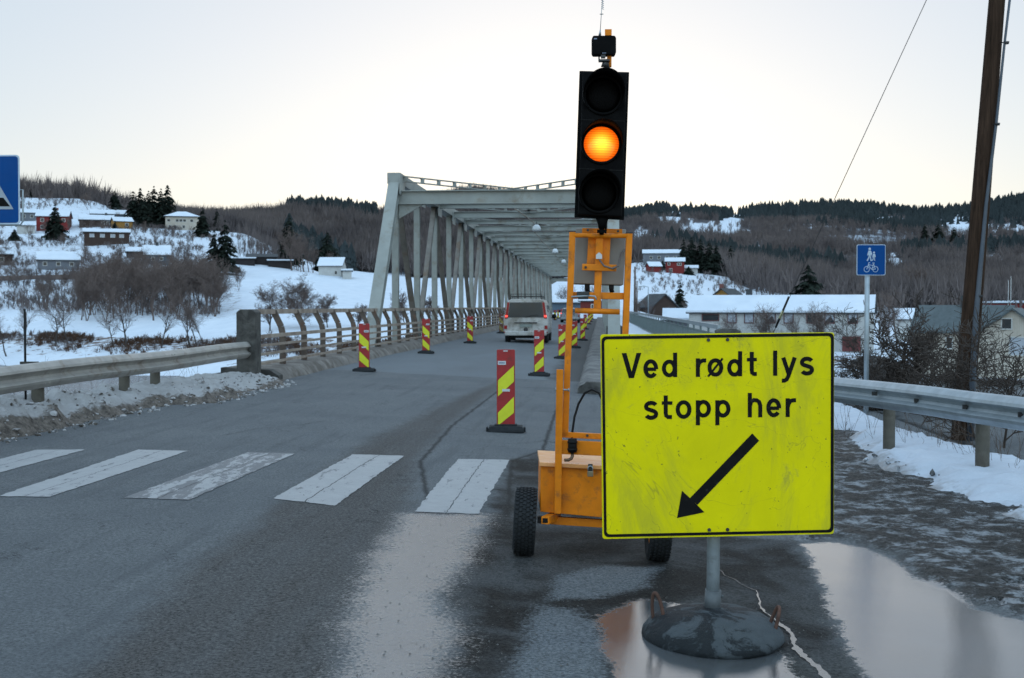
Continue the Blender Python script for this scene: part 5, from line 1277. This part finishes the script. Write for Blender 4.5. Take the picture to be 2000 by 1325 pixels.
q = MB(); q.tube([S(1171.5, 70, .04), S(1172.5, 58, .04)], [.010, .003], 8); q.tube([S(1172.5, 58, .04), S(1175, 20, .04), S(1176.5, 2, .04), S(1178, -60, .04)], .0022, 6); q.lathe([(.001, -.003), (.014, 0), (.001, .003)], S(1175, 28, .04), 12)
cp = [S(1177 + 2.2 * math.cos(a), 19 - a * .62, .04 + .008 * math.sin(a)) for a in np.arange(0, 60, .5)]; q.tube(cp, .0016, 5); q.build('aerial', M['galv'], rd)
MB().box(S(1163, 76, -.001), (.02, .002, .008)).box(S(1180, 104, -.001), (.025, .002, .004)).build('label', M['labelgrey'], rd)
# ================================================================ yellow sign
sg = thing('roadwork_sign', 'large fluorescent yellow board reading Ved rødt lys stopp her with an arrow', 'sign', (0, 0, 0))
c0 = at(1173, 654, 5.92); c1 = at(1629.5, 650, 6.03); c3 = at(1177, 1053, 5.92); sx = (c1 - c0).normalized(); szv = (c3 - c0); szv = (szv - sx * szv.dot(sx)).normalized(); snv = sx.cross(szv)  # points away from camera
if snv.dot(vd) < 0: snv = -snv
def SP(px, py, off=0):                               # point on the panel seen at that pixel; off = towards the camera
    r = ray(px, py); t = (c0 - CAM).dot(snv) / r.dot(snv); return CAM + r * t - snv * off
n = NT('fluorescent_yellow'); sc1 = n.noise(2.2, 8, .7, dist=.8); sc2 = n.noise(14, 8, .75); str_ = n.noise(2.0, 8, .7, vec=n.obj((1, 1, .35)), dist=1.2)
c = n.mix(n.lin(sc1, .3, .7), (.62, .545, .0), (.76, .665, .0))
c = n.mix(n.step(str_, .47, .66, 0, .5), c, (.34, .32, .03)); c = n.mix(n.step(n.noise(5, 10, .8, dist=.5), .57, .70, 0, .55), c, (.26, .24, .05)); c = n.mix(n.step(n.op('ABSOLUTE', n.op('SUBTRACT', n.noise(.9, 5, .5, dist=2.5), .5)), 0, .003, .35, 0), c, (.10, .10, .03))
c = n.mix(n.step(sc2, .655, .70, 0, .9), c, (.03, .03, .02)); c = n.mix(n.step(n.noise(42, 3, .6), .69, .73, 0, .8), c, (.05, .05, .02))
n.set(col=c, rough=n.lin(sc1, .3, .7, .5, .7), spec=.12); M['fy'] = n.m
M['ink'] = pm('sign_black', (.006, .006, .006), .6, 0, .4, 10, dirt=(.04, .04, .035), ds=25, da=.33, spec=.1)
def rrect(x0, y0, x1, y1, x2, y2, x3, y3, rad, k=6):
    P = [Vector(p) for p in ((x0, y0), (x1, y1), (x2, y2), (x3, y3))]; out = []
    for i in range(4):
        a, b, c_ = P[i - 1], P[i], P[(i + 1) % 4]; u = (a - b).normalized() * rad; w_ = (c_ - b).normalized() * rad
        for t in np.linspace(0, 1, k): out.append(b + u * (1 - t) ** 2 + w_ * t ** 2)
    return out
brd = rrect(1173, 653.5, 1629.5, 649.5, 1629, 1043.5, 1177, 1053.5, 6)
MB().prism([SP(*p) for p in brd], snv * .012).build('panel', M['fy'], sg, bevel=.002)
def Q(x, y): return (1160 + x / 3.154, 640 + y / 3.154)      # traced lettering coordinates
lift = [.0015]
def ribbon(m, pts, w_):
    pts = [Vector(p) for p in pts]; L, Rr = [], []
    for i, p in enumerate(pts):
        d = (pts[min(i + 1, len(pts) - 1)] - pts[max(0, i - 1)]).normalized(); nn = Vector((-d.y, d.x)) * w_ / 2
        L.append(p + nn); Rr.append(p - nn)
    lift[0] += .00002
    V = [SP(*Q(*p), lift[0]) for p in L] + [SP(*Q(*p), lift[0]) for p in Rr]; k = len(pts)
    m.add(V, [(i, i + 1, k + i + 1, k + i) for i in range(k - 1)])
def polyg(m, pts):
    lift[0] += .00002; m.add([SP(*Q(*p), lift[0]) for p in pts], [tuple(range(len(pts)))])
def arc(cx, cy, rx, ry, a0, a1, k=28): return [(cx + rx * math.cos(R(a)), cy - ry * math.sin(R(a))) for a in np.linspace(a0, a1, k)]
q = MB(); W_ = 25
polyg(q, [(171, 158), (200, 157), (232, 272), (262, 157), (291, 156), (246, 311), (215, 312)])
def g_e(cx, cy, rx, ry):
    ribbon(q, [(cx - rx + 3, cy + 3), (cx + rx, cy + 3)], W_ * .86); ribbon(q, arc(cx, cy, rx, ry, -3, 322, 36), W_)
def g_o(cx, cy, rx, ry): ribbon(q, arc(cx, cy, rx, ry, 0, 362, 40), W_)
def g_s(cx, y0, y1, hw):
    h_ = (y1 - y0) / 4; yc = (y0 + y1) / 2
    p = arc(cx, y0 + h_, hw, h_, 25, 205, 16) + [(cx - hw * .62, yc - h_ * .30), (cx + hw * .55, yc + h_ * .22)] + arc(cx, y1 - h_, hw, h_, 30, -155, 16)
    ribbon(q, p, W_)
g_e(350, 254, 33, 46)
g_o(464, 252, 33, 42); ribbon(q, [(500, 155), (500, 305)], W_)
q.build('lettering', M['ink'], sg); q = MB()
ribbon(q, [(640, 190), (640, 304)], W_); ribbon(q, [(641, 240), (645, 222), (657, 209), (673, 203), (691, 203)], W_)
g_o(748, 246, 36, 44); ribbon(q, [(703, 302), (793, 190)], 13)
g_o(866, 248, 33, 42); ribbon(q, [(900, 146), (900, 300)], W_)
ribbon(q, [(972, 150), (972, 262), (974, 278), (984, 286), (1003, 286)], W_); ribbon(q, [(942, 198), (1003, 197)], 21)
q.build('lettering', M['ink'], sg); q = MB()
ribbon(q, [(1116, 142), (1116, 297)], W_)
ribbon(q, [(1166, 185), (1200, 288)], W_); ribbon(q, [(1237, 184), (1197, 300), (1186, 320), (1174, 327), (1157, 327)], W_)
g_s(1312, 192, 283, 31)
q.build('lettering', M['ink'], sg); q = MB()
g_s(352, 464, 556, 31)
ribbon(q, [(442, 418), (442, 526), (445, 543), (456, 551), (480, 551)], W_); ribbon(q, [(418, 465), (483, 465)], 21)
g_o(552, 505, 36, 45)
for x in (640, 760): ribbon(q, [(x, 448), (x, 602)], W_); g_o(x + 34, 500, 34, 42)
q.build('lettering', M['ink'], sg); q = MB()
ribbon(q, [(960, 403), (960, 553)], W_); ribbon(q, [(961, 480), (968, 458), (984, 447), (1002, 448), (1017, 458), (1024, 480), (1024, 553)], W_)
g_e(1107, 494, 33, 46)
ribbon(q, [(1193, 436), (1193, 551)], W_); ribbon(q, [(1194, 488), (1199, 468), (1211, 453), (1226, 448), (1244, 448)], W_)
q.build('lettering', M['ink'], sg)
q = MB(); polyg(q, [(975, 652), (1017, 697), (637, 1092), (590, 1052)]); polyg(q, [(542, 1005), (614, 1072), (680, 1138), (512, 1173)]); q.build('arrow', M['ink'], sg)
q = MB(); o_ = rrect(46, 55, 1478, 33, 1476, 1262, 62, 1292, 34, 8); i_ = rrect(63, 73, 1459, 52, 1457, 1245, 78, 1274, 24, 8); k = len(o_)
lift[0] += .0001; V = [SP(*Q(*p), lift[0]) for p in o_] + [SP(*Q(*p), lift[0]) for p in i_]; q.add(V, [(i, (i + 1) % k, k + (i + 1) % k, k + i) for i in range(k)]); q.build('border', M['ink'], sg)
for x, y in ((705, 77), (823, 75), (710, 1247), (823, 1245)): MB().tube([SP(*Q(x, y), -.002), SP(*Q(x, y), .006)], [.010, .008], 12).build('rivet', M['dark_steel'], sg)
base = at(1391, 1250, 6.07); base.z = zr(base.x)
pc = lambda px, py: at(px, py, 6.07)
MB().tube([Vector((base.x, base.y + .02, base.z + .1)), pc(1393, 1120), pc(1396, 655)], .0375 * .9, 20).build('pole', M['pole_galv'], sg)
q = MB().tube([Vector((base.x, base.y + .02, base.z + .12)), pc(1393, 1152)], .0425, 20); q.tube([pc(1408, 1165), pc(1413, 1165)], .008, 8)
q.build('socket', pm('socket_steel', (.10, .11, .115), .65, .3, .3, 8), sg)
n = NT('base_rubber'); a_ = n.noise(5, 8, .72, dist=.7); b_ = n.noise(16, 6, .7)
n.set(col=n.mix(n.step(a_, .46, .55), n.mix(b_, (.008, .010, .012), (.02, .024, .027)), n.mix(b_, (.038, .046, .052), (.095, .108, .116))), rough=n.lin(a_, .3, .7, .5, .85), spec=.22); n.bump(n.op('ADD', a_, n.noise(26, 8, .75)), .7, .02)
V_, prof_ = None, [(.02, .165), (.08, .165), (.10, .155), (.20, .140), (.28, .112), (.335, .078), (.365, .045), (.372, .02), (.36, .0), (.30, -.02)]
bs = MB().lathe(prof_, (0, 0, 0), 64).build('base', n.m, sg); bs.location = base
for v in bs.data.vertices:
    r_ = math.hypot(v.co.x, v.co.y); k_ = .035 * mnoise.fractal(v.co * 4 + Vector((3, 1, 0)), 1, 2, 4) * min(1, r_ / .2)
    v.co.x *= 1 + k_; v.co.y *= 1 + k_; v.co.z *= 1 + k_ * 2.5
M['rust'] = pm('rusty_iron', (.10, .05, .035), .8, .2, .4, 20, .3, 90)
for px, py, lean_, wd in ((1286, 1205, -.25, .6), (1506, 1232, .55, .25)):
    a = at(px, py, 6.07 if px < 1400 else 6.0); pts = []
    for t in np.linspace(0, math.pi, 14): pts.append(a + Vector((math.cos(t) * .030 * wd * 1.5 + lean_ * .07 * math.sin(t), -math.cos(t) * .04 * (1 - wd), math.sin(t) * .13 - .005)))
    MB().tube([pts[0] - Vector((0, 0, .05))] + pts + [pts[-1] - Vector((0, 0, .05))], .0095, 8).build('lifting_handle', M['rust'], sg)
# ================================================================ blue signs
M['blue'] = pm('sign_blue', (.0, .055, .22), .5, 0, .12, 3, spec=.12)
M['signwhite'] = pm('sign_white', (.42, .52, .62), .45)
M['signback'] = pm('sign_grey', (.22, .24, .25), .5, .4)
def flat(m, pts, z, dx=lambda u, v, z: (u, -z, v), th=.0012): m.prism([dx(u, v, z) for u, v in pts], (0, -th, 0))
def rr(w_, h_, r_): return [(p.x, p.y) for p in rrect(-w_ / 2, h_ / 2, w_ / 2, h_ / 2, w_ / 2, -h_ / 2, -w_ / 2, -h_ / 2, r_)]
cs = at(1701.5, 508, 18); bsz = .445; hsz = .475
t = thing('footway_sign', 'small square blue sign with walkers and a bicycle on a grey pole', 'sign', (cs.x, cs.y, cs.z), R(4.3))
m = MB(); m.prism([(u, 0, v) for u, v in rr(bsz, hsz, .03)], (0, .015, 0)); m.build('panel', M['signwhite'], t)
m = MB(); flat(m, rr(bsz - .018, hsz - .018, .024), .001); m.build('face', M['blue'], t)
def tracer(cx, cy, s_): return lambda x, y: ((x - cx) * s_, -(y - cy) * s_)
q_ = tracer(683, 640, .445 / 745)
m = MB()
def P_(pts): flat(m, [q_(*p) for p in pts], .0035)
def L_(pts, w_):
    for (a, b) in zip(pts, pts[1:]):
        a, b = Vector(a), Vector(b); n_ = (b - a).normalized(); n_ = Vector((-n_.y, n_.x)) * w_ / 2; e_ = (b - a).normalized() * w_ * .3
        P_([a - n_ - e_, b - n_ + e_, b + n_ + e_, a + n_ - e_])
def C_(cx, cy, r_): P_([(cx + r_ * math.cos(a), cy + r_ * math.sin(a)) for a in np.linspace(0, 6.28, 18)[:-1]])
C_(641, 355, 32); P_([(610, 400), (670, 400), (705, 470), (700, 530), (680, 520), (672, 490), (665, 560), (618, 560), (612, 500), (595, 530), (578, 520), (595, 450)])
L_([(632, 545), (605, 610), (582, 655)], 32); L_([(655, 545), (668, 610), (682, 660)], 32)
C_(753, 450, 26); P_([(728, 485), (778, 485), (802, 560), (785, 572), (770, 540), (772, 590), (732, 590), (734, 545), (718, 580), (704, 570), (722, 520)])
L_([(742, 580), (728, 620), (714, 655)], 22); L_([(762, 580), (768, 620), (775, 655)], 22)
for cx in (568, 792): L_([(cx + 68 * math.cos(a), 880 + 72 * math.sin(a)) for a in np.linspace(0, 6.29, 26)], 15)
L_([(568, 880), (620, 740), (615, 715), (650, 712)], 15); L_([(612, 765), (740, 785)], 14); L_([(612, 775), (695, 885), (792, 880)], 14); L_([(695, 885), (745, 740), (792, 880)], 13); L_([(715, 722), (770, 722)], 15)
m.build('pictogram', M['signwhite'], t)
MB().tube([(-.045, .045, -2.6), (-.045, .045, .15)], .038, 16).build('pole', M['galv'], t)
cs = at(-27, 371, 10.1)
t = thing('crossing_sign', 'blue crosswalk sign with a white triangle cut by the frame edge', 'sign', (cs.x, cs.y, cs.z), R(4.3 - 4))
m = MB(); m.prism([(u, 0, v) for u, v in rr(.60, .60, .035)], (0, .006, 0)); m.build('panel', M['signwhite'], t)
m = MB(); flat(m, rr(.575, .575, .03), .001); m.build('face', M['blue'], t)
m = MB(); flat(m, [(-.235, -.17), (.245, -.17), (.005, .235)], .0035); m.build('triangle', pm('sign_grey_white', (.30, .35, .40), .45), t)
m = MB()
for x0, x1, x2, x3 in ((.105, .155, .195, .14), (.02, .065, .08, .03), (-.06, -.015, -.03, -.08), (-.14, -.1, -.14, -.19)): flat(m, [(x0, -.07), (x1, -.07), (x2 + .02, -.145), (x0 + (x0 * .12), -.145)], .0055)
flat(m, [(-.03, -.06), (.03, -.06), (.05, .06), (.0, .10), (-.04, .04)], .0055); C2 = [(.0 + .026 * math.cos(a), .135 + .026 * math.sin(a)) for a in np.linspace(0, 6.2, 16)]; flat(m, C2, .0055)
m.build('pictogram', M['ink'], t)
m = MB(); m.tube([(.28, .02, .0), (.315, .025, .0), (.315, .025, -.27), (.29, .025, -.305), (-.3, .025, -.305)], .008, 8); m.build('frame_tube', M['galv'], t)
MB().tube([(-.33, .05, -2.9), (-.33, .05, .4)], .038, 14).build('pole', M['galv'], t)
# ================================================================ utility pole, conduit, guy wire
n = NT('creosote_wood'); g1 = n.noise(2, 8, .75, vec=n.obj((14, 14, .35))); 
n.set(col=n.mix(n.lin(g1, .3, .7), (.013, .008, .005), (.072, .043, .029)), rough=.9, spec=.1); n.bump(g1, .8, .02)
b0 = at(1874, 905, 15.3); b1 = at(1952, -60, 15.3)
t = thing('utility_pole', 'thick leaning wooden utility pole with a cable pipe behind the barrier', 'pole', (0, 0, 0))
MB().tube([b0 - (b1 - b0) * .1, b0, b0.lerp(b1, .5), b1, b1 + (b1 - b0) * .3], [.138, .135, .118, .10, .095], 28).build('pole', n.m, t)
cpx = [(1893, 900), (1899, 765), (1906, 620), (1926, 400), (1946, 240), (1962, 85), (1977, -40)]
MB().tube([at(x, y, 15.15) for x, y in cpx], [.045, .045, .035, .022, .018, .016, .016], 12).build('cable_pipe', pm('cable_grey', (.05, .065, .085), .5), t)
q = MB()
for (x0, y0), (x1, y1) in (((1950, 83), (1966, 84)), ((1934, 243), (1948, 243)), ((1911, 579), (1914, 579))): q.tube([at(x0, y0, 15.25), at(x1, y1, 15.12)], .008, 6); q.lathe([(.03, -.015), (.035, .015)], at(x1, y1, 15.14), 10)
q.build('pipe_clamp', M['dark_steel'], t)
t = thing('guy_wire', 'thin stay wire rising past the hills with a black and yellow sleeve', 'wire', (0, 0, 0))
w0, w1, w2 = at(1508, 655, 21), at(1632, 385, 20), at(1812, -5, 19)
MB().tube([w0, w1, w2, w2 + (w2 - w1) * .6], .006, 6).build('wire', M['dark_steel'], t)
a, b = at(1515, 640, 20.95), at(1541, 580, 20.75)
MB().tube([a, b], .020, 10).build('sleeve', M['black'], t); MB().tube([a.lerp(b, .3), a.lerp(b, .55)], .022, 10).build('sleeve_band', pm('pale_yellow', (.4, .38, .2), .5), t)
# ================================================================ shrubs and trees behind the right barrier
M['bark_dark'] = pm('bark_dark', (.050, .036, .028), .9, 0, .4, 6, .4, 30)
def gnd(px, d, dz=0):
    h = ray(px, 599); x, y = h.x * d, h.y * d
    i = int((x + 60) / .6); j = int((y + 60) / .6); return Vector((x, y, float(LZ[i, j]) + dz))
NT_ = [(1775, 19.5, 4.4, 501, 'gnarled old tree with heavy forked limbs behind the barrier and blue sign', dict(spread=.55, depth=3, kids=2, fork=.12, twig=.0065, multi=3, lean=(-.1, 0), r0=.12)),
       (1722, 22, 3.3, 502, 'low twiggy tree beside the blue sign pole', dict(spread=.6, depth=3, kids=2, fork=.1, twig=.0035, multi=2)),
       (1850, 17, 3.0, 503, 'tangled twiggy shrub between the gnarled tree and the pole', dict(spread=.7, depth=4, kids=3, fork=.05, twig=.003, multi=3)),
       (1960, 14.5, 3.1, 504, 'leaning bare tree at the frame edge behind the barrier', dict(spread=.6, depth=3, kids=2, fork=.25, twig=.005, multi=2, lean=(-.25, .1))),
       (1990, 16.5, 3.3, 505, 'bare shrub at the frame edge beyond the leaning tree', dict(spread=.7, depth=4, kids=3, fork=.1, twig=.003, multi=3, lean=(.2, 0))),
       (1925, 18, 2.9, 506, 'thin-branched shrub right behind the cable pipe', dict(spread=.6, depth=3, kids=2, fork=.1, twig=.003, multi=2)),
       (1805, 16.5, 2.6, 507, 'low tangle of bare twigs in front of the gnarled tree', dict(spread=.8, depth=4, kids=3, fork=.05, twig=.0028, multi=3)),
       (1665, 20, 1.6, 508, 'small shrub of thin twigs next to the yellow board', dict(spread=.6, depth=3, kids=3, fork=.05, twig=.0028, multi=3)),
       (1890, 21, 3.6, 509, 'slim bare tree rising behind the utility pole', dict(spread=.5, depth=3, kids=2, fork=.2, twig=.005, multi=1)),
       (2040, 15, 3.4, 510, 'bare tree just outside the frame edge', dict(spread=.6, depth=4, kids=3, fork=.2, twig=.0035, multi=2))]
for px, d, h, sd, lab, kw in [q for q in NT_[:9] if q[3] not in (503, 507, 505)]:
    p = gnd(px, d, .1); h = at(px, {501: 562, 502: 590, 503: 640, 504: 600, 505: 650, 506: 600, 507: 690, 508: 680, 509: 565}[sd], d).z - p.z; print('near', lab[:20], p, h)
    big_ = 'tree' in lab.split()[:4]
    bare_tree('bare_tree' if 'tree' in lab[:24] else 'bare_shrub', lab, 'tree' if 'tree' in lab[:24] else 'shrub', p, sd, sd, h, mats=('bark_dark', 'bark_dark'), n=4, **kw)
# dry weed stems along both verges
V, Tn, off = [], [], 0; rg = random.Random(77)
segs = []
def weed(p, h):
    d = Vector((rg.gauss(0, .18), rg.gauss(0, .18), 1)).normalized(); q = p
    for i in range(4):
        d = (d + Vector((rg.gauss(0, .12), rg.gauss(0, .12), 0))).normalized(); r_ = q + d * h / 4; segs.append((q, r_, .0022, .0018, 0)); q = r_
        if i > 0 and rg.random() < .8:
            dd = (d + Vector((rg.gauss(0, .6), rg.gauss(0, .6), .2))).normalized(); segs.append((r_, r_ + dd * h * .22, .0016, .001, 1))
for _ in range(130):
    px = rg.uniform(1635, 2000); d = np.interp(px, [1635, 2000], [15.0, 11.3]) + rg.uniform(0, 1.6); h_ = ray(px, 599); weed(Vector((h_.x * d, h_.y * d, -.25)), rg.uniform(.25, .75))
for _ in range(150):
    y = rg.uniform(9, 21.5); weed(Vector((-7.0 - rg.random() * 1.2, y, .05 - .3 * rg.random())), rg.uniform(.3, .9 if rg.random() < .85 else 1.5))
tag(segs_mesh('dry_weeds', segs, M['bark_warm']), kind='stuff')
# grit and small stones on the shoulder
st = MB(); rg = random.Random(5)
for _ in range(1500):
    if rg.random() < .5: x = rg.uniform(-6.3, -5.5); y = rg.uniform(8, 24)
    else:
        gpt = G(rg.uniform(500, 1800), rg.uniform(900, 1320)); x, y = gpt.x, gpt.y
    if y < 8 and max(float(sdf(PUD, np.array([x]), np.array([y]))[0]), float(sdf(PUD2, np.array([x]), np.array([y]))[0])) > -.05: continue
    s_ = rg.uniform(.003, .009); a = rg.uniform(0, 6); z = zr(x) + s_ * .3
    pts = [(x + s_ * math.cos(a + t) * rg.uniform(.7, 1.2), y + s_ * math.sin(a + t) * rg.uniform(.7, 1.2), z) for t in (0, 2.1, 4.2)]
    st.add(pts + [(x, y, z + s_ * .8)], [(0, 1, 3), (1, 2, 3), (2, 0, 3)])
tag(st.build('gravel', pm('grit', (.12, .115, .11), .9, 0, .5, 60)), kind='stuff')

# broken lumps of old snow and dirt along the ploughed banks
def clods(name, pts, mat):
    VV, TT, off = [], [], 0; rg = np.random.RandomState(3)
    bm = bmesh.new(); bmesh.ops.create_icosphere(bm, subdivisions=1, radius=1); bv = np.array([v.co[:] for v in bm.verts]); bf = np.array([[v.index for v in f.verts] for f in bm.faces]); bm.free()
    for x, y, z, s_ in pts:
        V = bv * (1 + rg.uniform(-.35, .35, (len(bv), 1))) * s_ * rg.uniform(.6, 1.4, (1, 3)); V[:, 2] *= .7
        VV.append(V + np.array([x, y, z])); TT.append(bf + off); off += len(bv)
    return tag(np_mesh(name, np.concatenate(VV), np.concatenate(TT), mat), kind='stuff')
rg = random.Random(9); P1 = []
def zat(x, y, gx_, gy_, Z_):
    i = int(np.clip(np.searchsorted(gx_, x), 0, len(gx_) - 1)); j = int(np.clip(np.searchsorted(gy_, y), 0, len(gy_) - 1)); return float(Z_[i, j]), i, j
for _ in range(1500):
    x, y = rg.uniform(-6.9, -5.4), rg.uniform(8, 22); z, i, j = zat(x, y, bx, by, BZ); s0 = float(sb[i, j])
    if s0 < -.18 or s0 > .7: continue
    P1.append((x, y, max(z, zr(x)) + .004, rg.choice((.008, .012, .018, .03, .045)) * rg.uniform(.6, 1.2)))
n = NT('dirty_clods'); n.set(col=n.mix(n.step(n.noise(7, 5, .7), .42, .55), (.07, .06, .05), (.42, .41, .41)), rough=.85, spec=.15)
clods('bank_snow_debris', P1, n.m)
P2 = []
for _ in range(1600):
    x, y = rg.uniform(1.2, 5.5), rg.uniform(4.5, 18); z, i, j = zat(x, y, vx, vy, VZ); s0 = float(sv2[i, j])
    if s0 < -.25 or s0 > .35: continue
    P2.append((x, y, max(z, -.1) + .004, rg.choice((.008, .014, .022, .035)) * rg.uniform(.6, 1.2)))
n = NT('verge_clods'); n.set(col=n.mix(n.step(n.noise(6, 5, .7), .45, .58), (.10, .10, .10), (.52, .56, .61)), rough=.75, spec=.2)
clods('verge_snow_debris', P2, n.m)
